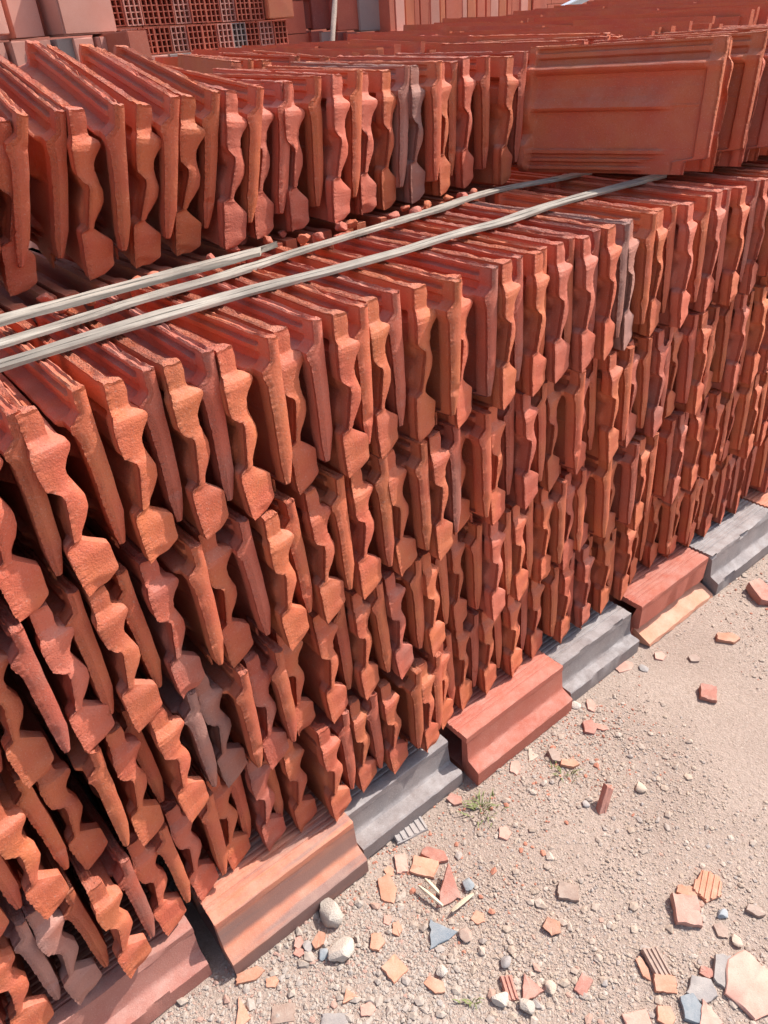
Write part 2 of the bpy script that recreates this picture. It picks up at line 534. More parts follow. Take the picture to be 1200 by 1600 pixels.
        # one or two chipped corners
        for _ in range(rs.randint(1, 5)):
            cz, cy = rs.choice([248, 248, 6, 3, 76, 205]), rs.choice([0, 420])
            rad = rs.choice([rs.uniform(7, 15), rs.uniform(10, 26)])
            cx = rs.uniform(0, 40)
            C = np.array([cx, cy, cz])
            dist = np.linalg.norm(pts - C, axis=1)
            w = np.clip(1 - dist / rad, 0, 1)
            inward = np.array([20, 210, 125]) - C
            inward = inward / np.linalg.norm(inward)
            pts += (w * rad * 0.45)[:, None] * inward * np.array([0.3, 1, 1])
        # slight warp from firing
        wx, wy = rs.uniform(-2.0, 2.0), rs.uniform(-1.5, 1.5)
        pts[:, 0] += wx * np.sin(pts[:, 1] / 420 * math.pi) + wy * np.sin(pts[:, 2] / 250 * math.pi)
    else:
        pts = np.stack([x, ynew, z], 1)
    flash = np.zeros(len(pts))
    if hi:
        flash[endt & (t < .1)] = 1.0
        flash[endt & (t > .15) & (t < .35)] = .2
        flash[(c[:, 0] == 1) & back] = .7
        flash[top] = .8
        flash[endh & (t > .7)] = .8
        flash[(c[:, 0] == nu - 2) & face] = .6
        flash[(c[:, 1] == nz - 2)] = np.maximum(flash[(c[:, 1] == nz - 2)], .4)
    make_tile.flash = flash
    return pts / 1000.0, faces


def flipped(pts):
    q = pts.copy()
    q[:, 0] = -pts[:, 0]
    q[:, 1] = 0.42 - pts[:, 1]
    return q


WAVY, PLAIN = [], []


def with_flash(me):
    at_ = me.attributes.new('flash', 'FLOAT', 'POINT')
    at_.data.foreach_set('value', make_tile.flash.astype(np.float32))
    return me


for s_ in range(9):
    pts, fc = make_tile('clay_tile', 40 + s_)
    WAVY.append(with_flash(mesh_from('clay_tile_wavy_end', pts, fc, CLAY['red'], 42)))
    pts, fc = make_tile('clay_tile', 90 + s_)
    PLAIN.append(with_flash(mesh_from('clay_tile_straight_end', flipped(pts), fc, CLAY['red'], 42)))
LOW_PTS, LOW_FC = make_tile('low', 1, hi=False)
LOW = {'w': LOW_PTS, 's': flipped(LOW_PTS)}

PAIR = 0.0835
tiles = []          # (kind, x, y, z, lean, yaw, pitch, colour, row)


def colour(r):
    v = r.random()
    return 'red' if v < .52 else 'orange' if v < .72 else 'pink' if v < .90 else 'brown' if v < .995 else 'grey'


def add_row(row, wx, y0, z0, lean=lambda x: 0.0, yaw=lambda x: 0.0, pitch=lambda x: 0.0, jy=0.010, greys=(), skip_s=(), jit=1.0):
    """wx: list of X of each wavy-ended tile; the straight-ended partner stands back to back with the next one"""
    r = random.Random(row)
    n = len(wx)
    yf = y0 if callable(y0) else (lambda x, y_=y0: y_)
    for i, x in enumerate(wx):
        y0 = yf(x)
        j = lambda s: r.gauss(0, s) * jit
        col = colour(r)
        g = any(abs(x - gx) < 0.03 for gx in greys)
        if g: col = 'grey'
        tiles.append(['w', x, y0 + j(jy), z0 + r.uniform(-.002, .004), lean(x) + j(R(1.2)), yaw(x) + j(R(1.3)), pitch(x) + j(R(.5)), col, row])
        nxt = wx[i + 1] if i + 1 < n else x + PAIR
        gap = nxt - x
        sx = nxt - 0.001
        col = colour(r)
        if any(abs(sx - gx) < 0.012 for gx in greys): col = 'grey'
        if gap > 0.066:
            tiles.append(['s', sx - max(0.0, (gap - 0.095)) * 0.5, y0 + .006 + j(jy), z0 + r.uniform(-.002, .004), lean(x) + j(R(1.2)), yaw(x) + j(R(1.3)), pitch(x) + j(R(.5)), col, row])


def fill(known, x1, step=PAIR, r=random.Random(3)):
    xs_ = list(known)
    while xs_[-1] < x1:
        xs_.append(xs_[-1] + step + r.gauss(0, .004))
    return [v - 0.006 for v in xs_]


rowsX = {
    'top': fill([-0.10, -0.018, .065, .148, .236, .316, .39, .478, .556, .63, .71, .792, .888, .972, 1.04, 1.115, 1.185, 1.26, 1.35, 1.442, 1.545], 2.25, .087),
    'second': fill([-.09, -.005, .078, .148, .226, .315, .405, .485, .566, .655, .735, .81, .888], 2.3, .085),
    'third': fill([-.145, -.06, .015, .10, .178, .258, .335, .41, .476, .555, .64], 2.3, .085),
    'bottom': fill([-.25, -.165, -.08, .002, .082, .158, .232, .304, .374, .44, .521, .6, .688, .755, .825, .90], 2.35, .086),
}
lean_r = lambda x: R(-1.0) - R(3.2) * max(0, min(1, (x - .6) / .5))
add_row('top', rowsX['top'], 0.0, ZB + .75, lean=lambda x: R(.6) - R(4.0) * max(0, min(1, (x - .7) / .5)), greys=(1.255,))
add_row('second', rowsX['second'], 0.0, ZB + .50, lean=lambda x: R(-1.0) - R(3.0) * max(0, min(1, (x - .7) / .5)), greys=())
add_row('third', rowsX['third'], 0.010, ZB + .25, lean=lambda x: R(-1.5) - R(2) * max(0, min(1, (x - .7) / .5)), greys=(.258, 1.42))
add_row('bottom', rowsX['bottom'], lambda x: .008 if x < .13 else (.0 if .43 < x < .74 else .034), ZB + .003, lean=lambda x: R(-1.0) - R(2) * max(0, min(1, (x - .7) / .5)), greys=(-.08,))

# row standing on the stack behind
rearX = [.175, .262, .385, .466, .545, .628, .706, .782, .866, .95, 1.012, 1.08, 1.163, 1.243, 1.335]
rl = {0: 9, 1: 9, 2: 6, 3: 9, 4: 9, 5: 9, 6: 8, 7: 4, 8: 6, 9: 3, 10: 4, 11: 2, 12: 1, 13: 1, 14: 3}
rear_lean = lambda x: R(rl[min(range(15), key=lambda i: abs(rearX[i] - x))])
rear_pitch = lambda x: R(11) * (1 - min(1, max(0, (x - .52) / .2))) + R(1.5)
add_row('rear', rearX, 0.435, ZB + 1.014, lean=rear_lean, pitch=rear_pitch, yaw=lambda x: R(-2) if x < .6 else R(2), greys=(1.08,), jy=.012)

tiles.append(['s', .302, .44, ZB + 1.02, R(13), R(-3), R(12), 'red', 'rear'])

# short row on top at the right, fanned open
tiles.append(['s', 1.592, 0.072, ZB + 1.022, R(7), R(20), 0.0, 'red', 'raised'])
fx = [1.645, 1.735, 1.82, 1.905, 1.99, 2.075, 2.16, 2.245, 2.33]
add_row('raised', fx, 0.060, ZB + 1.018, lean=lambda x: R(8) - R(4) * min(1, (x - 1.7) / .4), yaw=lambda x: R(13) * max(0, 1 - (x - 1.7) / .5), jy=.015)
# rows further back at the right, a little higher
add_row('back', [1.60 + .088 * i for i in range(18)], 0.46, ZB + 1.026, lean=lambda x: R(4), yaw=lambda x: R(8), pitch=lambda x: R(1.5), jy=.02)
add_row('far', [.95 + .088 * i for i in range(30)], 0.93, ZB + 1.032, lean=lambda x: R(6), yaw=lambda x: R(-3) + R(9) * max(0, min(1, (x - 1.4) / .5)),
        pitch=lambda x: R(2), jy=.03, jit=1.6)
add_row('last', [1.2 + .088 * i for i in range(34)], 1.40, ZB + 1.04, lean=lambda x: R(6), yaw=lambda x: R(6), pitch=lambda x: R(2), jy=.03, jit=1.4)
for t_ in tiles:
    if t_[8] in ('far', 'back', 'last'):
        t_[3] += rng.uniform(-.008, .010)
        t_[3] += .075 * max(0, min(1, (t_[1] - 1.9) / 1.6))

ROWNAME = {'top': 'top row of near stack', 'second': 'second row of near stack', 'third': 'third row of near stack',
           'bottom': 'bottom row of near stack', 'rear': 'row behind the laths', 'raised': 'raised row at right',
           'back': 'row behind the raised tiles', 'far': 'far row by the bricks', 'last': 'farthest row by the bricks'}
COLNAME = {'red': 'red', 'orange': 'orange', 'pink': 'dusty pink', 'brown': 'brownish', 'grey': 'greyish'}


def in_view(k, x, y, z):
    for dy in (0, .2, .42):
        for dz in (0, .12, .25):
            pp = project((x, y + dy, z + dz))
            if pp and -25 < pp[0] < 1225 and -25 < pp[1] < 1625:
                if dy == 0 or dz == .25:
                    return True
    return False


vis, hid = [], []
for t_ in tiles:
    (vis if in_view(t_[0], t_[1], t_[2], t_[3]) else hid).append(t_)


def size_of(t_):
    pp = project((t_[1], t_[2], t_[3] + .12))
    if t_[8] in ('far', 'back', 'last'):
        return 0.2 / pp[2]
    return 1.0 / pp[2]


vis.sort(key=size_of, reverse=True)
hid += vis[300:]
vis = vis[:300]
vis.sort(key=lambda t_: (t_[8], t_[1]))
count = {}
for n_, t_ in enumerate(vis):
    k, x, y, z, lean, yaw, pitch, col, row = t_
    me = (WAVY if k == 'w' else PLAIN)[rng.randrange(9)]
    o = link('clay_tile', me, (x, y, z), (pitch, lean, yaw), mat=CLAY[col])
    c_ = count.get((row, k), 0)
    count[(row, k)] = c_ + 1
    kind = 'wavy' if k == 'w' else 'straight'
    tag(o, f'{kind}-ended {COLNAME[col]} roof tile, {ORD[c_]} {kind} one from left, {ROWNAME[row]}', 'roof tile', 'clay roof tiles stacked on edge')
    if row == 'raised' and k == 's' and c_ == 0:
        tag(o, 'red roof tile showing its whole broad face, leaning at left end of raised row')


# tiles nobody sees singly: lower rows of the stacks behind and beyond the frame
def joined_tiles(name, lst, label, mat):
    V, F, n0 = [], [], 0
    for (k, x, y, z, lean, yaw, pitch) in lst:
        P = LOW[k]
        Mx = np.array(Matrix.Rotation(yaw, 3, 'Z') @ Matrix.Rotation(lean, 3, 'Y') @ Matrix.Rotation(pitch, 3, 'X'))
        V.append(P @ Mx.T + np.array([x, y, z]))
        F += [tuple(a + n0 for a in f) for f in LOW_FC]
        n0 += len(P)
    o = link(name, mesh_from(name, np.concatenate(V), F, mat, 35))
    tag(o, label, 'roof tiles', kind='stuff')
    return o


rest = [(t_[0], t_[1], t_[2], t_[3], t_[4], t_[5], t_[6]) for t_ in hid]
for layer in range(4):
    for i in range(40):
        x = -.35 + i * .0855
        rest.append(('w', x, .435 + rng.uniform(-.01, .01), ZB + .25 * layer, 0, rng.gauss(0, .02), 0))
        rest.append(('s', x + .0845, .435 + rng.uniform(-.01, .01), ZB + .25 * layer, 0, rng.gauss(0, .02), 0))
for layer in range(4):
    for i in range(32):
        x = .6 + i * .0885
        rest.append(('w', x, .885, ZB + .25 * layer, 0, rng.gauss(0, .02), 0))
        rest.append(('s', x + .0845, .885, ZB + .25 * layer, 0, rng.gauss(0, .02), 0))
joined_tiles('packed_clay_tiles', rest, 'packed lower rows of red roof tiles deep inside the stacks', CLAY['red'])


# ------------------------------------------------------------------ hollow blocks under the near stack
def prism(V, F, prof, x0, x1, nx=18, jitter=.00035, chip=(), seed=0, skew=0.0):
    """extrude a (y, z) outline along X; chip = outline indices whose edge is nibbled"""
    r = random.Random(seed)
    n0 = len(V)
    n = len(prof)
    for i in range(nx + 1):
        f = i / nx
        for q, (y, z) in enumerate(prof):
            dy, dz = r.gauss(0, jitter), r.gauss(0, jitter)
            dx = r.gauss(0, jitter) if 0 < i < nx else r.gauss(0, jitter * 1.5)
            if q in chip:
                a = mnoise.noise(Vector((f * 7 + seed, q * 1.7, seed * .37)))
                a2 = mnoise.noise(Vector((f * 19 + seed, q * 3.7, seed * .7)))
                w = max(0, a * .7 + a2 * .4 - .08) * .035
                dy += w * .8
                dz -= w * .25
            V.append((x0 + (x1 - x0) * f + dx, y + dy + skew * f, z + dz))
    for i in range(nx):
        for q in range(n):
            a, b = n0 + i * n + q, n0 + i * n + (q + 1) % n
            F.append((a, b, b + n, a + n))
    F.append(tuple(n0 + q for q in reversed(range(n))))
    F.append(tuple(n0 + nx * n + q for q in range(n)))


def hollow_block(name, x0, x1, y0, h, mat, label, flange=.036, ribs=True, chips=(), seed=0, depth=.34, rot=0.0, dz=0.0, grow=.0, floor_=True):
    """floor infill block: ribbed top, hollow cells, a lip along its foot"""
    cx = (x0 + x1) / 2
    L = x1 - x0
    root = bpy.data.objects.new(name, None)
    root.location = (cx, y0, dz)
    root.rotation_euler = (0, 0, rot)
    COL.objects.link(root)
    tag(root, label, 'hollow block', 'hollow clay blocks under the near stack')
    wall = .016
    # ribbed top slab
    top = [(0.0, h - .014), (0.0, h)]
    prof = [(0.0, h - wall), (0.0, h - .002), (.002, h)]
    y = .026
    if ribs:
        while y < depth - .02:
            prof += [(y, h), (y + .0018, h - .0022), (y + .0044, h - .0022), (y + .0062, h)]
            y += .0125
    prof += [(depth, h), (depth, h - wall)]
    V, F = [], []
    prism(V, F, prof, -L / 2, L / 2, 16, chip=(1, 2) if 't' in chips else (), seed=seed)
    link('ribbed_top', mesh_from('ribbed_top', V, F, mat, 30), parent=root)
    V, F = [], []
    zf = h * .40
    if flange > 0:
        zt = h * .45
        pr = [(0.0005, h - wall), (wall, h - wall), (wall, .016), (.004, .003), (-flange + .004, 0.001), (-flange, .003), (-flange - .0015, .043), (-flange + .0015, .046),
              (-.010, zt - .004), (-.0055, zt), (-.0035, zt + .006)]
        chip_i = (6, 7)
    else:
        pr = [(0.0005, h - wall), (wall, h - wall), (wall + .02, .05), (wall + .02, .002), (.024, .002), (.024, .044), (.006, .050), (.0005, .056)]
        chip_i = (6, 7)
    prism(V, F, pr, -L / 2 + .0006, L / 2 - .0006, 22, chip=chip_i if 'f' in chips else (), seed=seed + 3)
    link('front_wall', mesh_from('front_wall', V, F, mat, 30), parent=root)
    V, F = [], []
    prism(V, F, [(depth - wall, .002), (depth, .002), (depth, h - wall), (depth - wall, h - wall)], -L / 2 + .0005, L / 2 - .0005, 4, seed=seed)
    link('rear_wall', mesh_from('rear_wall', V, F, mat, 30), parent=root)
    if floor_:
        V, F = [], []
        prism(V, F, [(wall, .002), (depth - wall, .002), (depth - wall, .016), (wall, .016)], -L / 2 + .001, L / 2 - .001, 4, seed=seed)
        link('floor_slab', mesh_from('floor_slab', V, F, mat, 30), parent=root)
    for yy in (.11, .215):
        V, F = [], []
        prism(V, F, [(yy, .016), (yy + .011, .016), (yy + .011, h - wall), (yy, h - wall)], -L / 2 + .001, L / 2 - .001, 4, seed=seed)
        link('web', mesh_from('web', V, F, mat, 30), parent=root)
    return root


hollow_block('hollow_block', -.215, .118, .004, .122, BLOCKM['pink'], 'pinkish hollow block with a broken lip, leftmost under the stack', chips='tf', seed=4, flange=.030)
hollow_block('hollow_block', .150, .462, -.026, ZB, BLOCKM['orange'], 'orange hollow block with grey-streaked front beside the white stones', seed=9, flange=.034)
hollow_block('hollow_block', .468, .752, .008, .108, BLOCKM['grey'], 'dark grey hollow block set back between orange and red blocks', seed=13, flange=.045)
hollow_block('hollow_block', .775, 1.102, -.028, ZB, BLOCKM['red'], 'clean red hollow block with grooved top above the grass tuft', seed=19, flange=.036)
hollow_block('hollow_block', 1.112, 1.395, -.016, .118, BLOCKM['grey'], 'grey hollow block with pale dusty top right of the clean red one', seed=27, flange=.034, chips='tf')
b5 = hollow_block('hollow_block', 1.42, 1.735, -.030, .132, BLOCKM['red'], 'red hollow block with deeply grooved top and its lip broken off', seed=33, flange=0, chips='f')
hollow_block('hollow_block', 1.752, 2.09, -.034, .128, BLOCKM['grey'], 'grey hollow block with orange broken edges at right margin', seed=41, flange=.03, chips='tf')
hollow_block('hollow_block', 2.10, 2.42, -.030, .128, BLOCKM['orange'], 'orange hollow block farthest right under the stack', seed=47, flange=.03)
V, F = [], []
prism(V, F, [(-.062, .001), (-.02, .001), (-.004, .018), (-.010, .036), (-.03, .026), (-.060, .012)], 1.43, 1.742, 22, chip=(3, 4), seed=71, jitter=.001)
tag(link('block_lip', mesh_from('block_lip', V, F, SHARDM['orange'], 30)), 'long orange broken strip lying below the deeply grooved block', 'clay shard')
# blocks that carry the middle and rear of the stacks
for j_, yy in enumerate((.40, .78, 1.14)):
    V, F = [], []
    for i in range(11):
        xx = -.25 + i * .34
        bm_prof = [(0, .001), (.30, .001), (.30, ZB - .002), (0, ZB - .002)]
        prism(V, F, [(yy + a, b) for a, b in bm_prof], xx, xx + .325, 2, seed=i)
    tag(link('hidden_blocks', mesh_from('hidden_blocks', V, F, BLOCKM['red'], 30)), 'red blocks carrying the stacks, out of sight behind the front ones', 'hollow blocks', kind='stuff')


# ------------------------------------------------------------------ wooden laths on the near stack
def lath(name, pts, label, width=.024, thick=.0055, seed=0, taper_end=0.0, split=False):
    r = random.Random(seed)
    P = [Vector(p) for p in pts]
    # resample
    out = []
    for a, b in zip(P[:-1], P[1:]):
        n = max(2, int((b - a).length / .012))
        for i in range(n):
            out.append(a.lerp(b, i / n))
    out.append(P[-1])
    n = len(out)
    sm = []
    for i in range(n):
        acc = Vector(); w = 0
        for k in range(max(0, i - 5), min(n, i + 6)):
            acc += out[k]; w += 1
        sm.append(acc / w)
    sm[0], sm[-1] = out[0], out[-1]
    # cross-section: flat split wood with ragged long ridges
    sec = [(-.5, -.5), (-.495, .30), (-.46, .50), (-.22, .58), (-.12, .55), (-.10, .0), (-.085, .0), (-.07, .62), (.0, .70), (.12, .72), (.22, .60), (.34, .66), (.46, .55), (.495, .35), (.5, -.5), (.2, -.6), (-.2, -.6)]
    V, F = [], []
    m = len(sec)
    for i in range(n):
        d = (sm[min(n - 1, i + 1)] - sm[max(0, i - 1)]).normalized()
        side = Vector((0, 0, 1)).cross(d).normalized()
        s = i * .012
        tw = .22 * mnoise.noise(Vector((s * 2.2, seed, 0))) + .04
        upv = d.cross(side)
        sd_, up_ = side * math.cos(tw) + upv * math.sin(tw), upv * math.cos(tw) - side * math.sin(tw)
        w = width * (1 + .16 * mnoise.noise(Vector((s * 5, seed, 4))))
        end = min(1.0, (n - 1 - i) * .012 / taper_end) if taper_end else 1.0
        for q, (a, b) in enumerate(sec):
            jz = .22 * mnoise.noise(Vector((s * 14, q * 2.1, seed)))
            aa = max(a, a * 0 + (.5 - end)) if taper_end else a
            V.append(sm[i] + sd_ * (aa * w) + up_ * ((b + jz) * thick))
    for i in range(n - 1):
        for q in range(m):
            a, b = i * m + q, i * m + (q + 1) % m
            F.append((a, b, b + m, a + m))
    F.append(tuple(reversed(range(m))))
    F.append(tuple((n - 1) * m + q for q in range(m)))
    o = link(name, mesh_from(name, V, F, WOOD, 22))
    tag(o, label, 'wooden lath', 'wooden laths along the near stack')
    return o


zl = ZB + 1.008


def LP(px, py, dz=0.0):
    p = at_z(px, py, zl + dz)
    return (p.x, p.y, p.z)


def ext(a, b, x):
    f = (x - a[0]) / (b[0] - a[0])
    return (x, a[1] + (b[1] - a[1]) * f, a[2])


f0 = [LP(0, 571), LP(100, 540), LP(200, 508), LP(400, 451), LP(500, 427), LP(600, 400), LP(650, 386), LP(700, 368), LP(790, 346), LP(830, 330), LP(900, 309), LP(985, 287)]
lath('wooden_lath', [ext(f0[0], f0[2], -.3)] + f0 + [(1.62, .20, zl)], 'front wooden lath, greyish and ragged, running nearest the wavy tile ends', width=.029, seed=2)
m0 = [LP(0, 537), LP(100, 507), LP(233, 463), LP(333, 437), LP(450, 398), LP(600, 352), LP(700, 322), LP(740, 306), LP(800, 291), LP(855, 283)]
lath('wooden_lath', [ext(m0[0], m0[2], -.3)] + m0 + [(1.58, .37, zl)], 'middle wooden lath running under the cut one and on to the raised tiles', width=.026, seed=5)
r0 = [LP(0, 501, .014), LP(100, 474, .014), LP(200, 447, .014), LP(333, 412, .014), LP(400, 395, .014), LP(441, 384, .014)]
lath('wooden_lath', [ext(r0[0], r0[2], -.3)] + r0, 'pale wooden lath with a slanting cut end, lying over the middle one', width=.029, thick=.008, seed=8, taper_end=.035)


# ------------------------------------------------------------------ broken bits
def outline(r, n, elong=1.0):
    pts = []
    a0 = r.uniform(0, 6.28)
    for i in range(n):
        a = a0 + (i + r.uniform(-.3, .3)) * 2 * math.pi / n
        d = r.uniform(.72, 1.05)
        pts.append((math.cos(a) * d, math.sin(a) * d / elong))
    return pts


def shard_mesh(name, shape, w, l, th, mat, ribs=0, seed=0):
    """flat broken piece: outline in units of half width and half length, jagged edges, bevelled, optional ribs"""
    r = random.Random(seed)
    P = []
    n = len(shape)
    for i in range(n):
        a, b = Vector(shape[i]), Vector(shape[(i + 1) % n])
        seg = max(2, int((b - a).length / .28))
        for k in range(seg):
            q = a.lerp(b, k / seg)
            j = .035 if k else .02
            P.append((q.x * w / 2 + r.gauss(0, j) * w / 2, q.y * l / 2 + r.gauss(0, j) * l / 2))
    V, F = [], []
    m = len(P)
    cx = sum(p[0] for p in P) / m
    cy = sum(p[1] for p in P) / m
    rings = [(.93, -.5), (1.0, -.36), (1.0, .34), (.95, .5)]
    for s, zz in rings:
        for i, (x, y) in enumerate(P):
            jz = r.gauss(0, .05)
            V.append((cx + (x - cx) * s + r.gauss(0, .01) * w * .4, cy + (y - cy) * s + r.gauss(0, .01) * l * .4, (zz + jz) * th))
    for k in range(3):
        for i in range(m):
            a, b = k * m + i, k * m + (i + 1) % m
            F.append((a, b, b + m, a + m))
    V.append((cx, cy, -.5 * th)); V.append((cx, cy, .52 * th))
    for i in range(m):
        F.append((m * 4, (i + 1) % m, i))
        F.append((m * 4 + 1, 3 * m + i, 3 * m + (i + 1) % m))
    if ribs:
        for k in range(ribs):
            xx = -w / 2 + w * (k + .7) / (ribs + .4)
            # keep each rib inside the outline
            ysp = []
            for i in range(m):
                (xa, ya), (xb, yb) = P[i], P[(i + 1) % m]
                if (xa - xx) * (xb - xx) < 0:
                    ysp.append(ya + (yb - ya) * (xx - xa) / (xb - xa))
            if len(ysp) < 2: continue
            y0, y1 = min(ysp) * .93, max(ysp) * .93
            h0, h1, hw = .45 * th, .5 * th + min(.003, th * .35), w / ribs * .27
            b0 = len(V)
            for y in (y0, y1):
                V += [(xx - hw, y, h0), (xx - hw * .5, y, h1), (xx + hw * .5, y, h1), (xx + hw, y, h0)]
            F += [(b0, b0 + 1, b0 + 5, b0 + 4), (b0 + 1, b0 + 2, b0 + 6, b0 + 5), (b0 + 2, b0 + 3, b0 + 7, b0 + 6), (b0 + 3, b0 + 2, b0 + 1, b0), (b0 + 4, b0 + 5, b0 + 6, b0 + 7)]
    return mesh_from(name, V, F, mat, 35)


def stone_mesh(name, sx, sy, sz, mat, seed=0, rough=.28):
    bm = bmesh.new()
    bmesh.ops.create_icosphere(bm, subdivisions=3, radius=.5)
    # cut flat faces to look knapped
    r = random.Random(seed)
    planes = [(Vector((r.gauss(0, 1), r.gauss(0, 1), r.gauss(0, 1))).normalized(), r.uniform(.26, .40)) for _ in range(9)]
    for v in bm.verts:
        for nrm, d in planes:
            e = v.co.dot(nrm) - d
            if e > 0: v.co -= nrm * e * .92
        v.co += v.co.normalized() * rough * .12 * mnoise.noise(v.co * 5 + Vector((seed, 0, 0)))
        v.co = Vector((v.co.x * sx, v.co.y * sy, v.co.z * sz))
    me = bpy.data.meshes.new(name)
    bm.to_mesh(me); bm.free()
    me.materials.append(mat)
    me.polygons.foreach_set('use_smooth', [True] * len(me.polygons))
    me.set_sharp_from_angle(angle=R(28))
    return me


SQ = [(-.9, -.8), (.85, -.9), (.95, .8), (-.8, .9)]
TRI = [(-.9, -.9), (.95, -.35), (-.35, .95)]
PENT = [(-.9, -.5), (.1, -.95), (.95, -.2), (.6, .85), (-.55, .8)]
LONG = [(-.95, -.5), (.3, -.9), (.95, -.1), (.5, .85), (-.8, .7)]
SLAB = [(-.95, -.35), (-.1, -.95), (.95, -.6), (.85, .45), (.1, .95), (-.6, .6)]
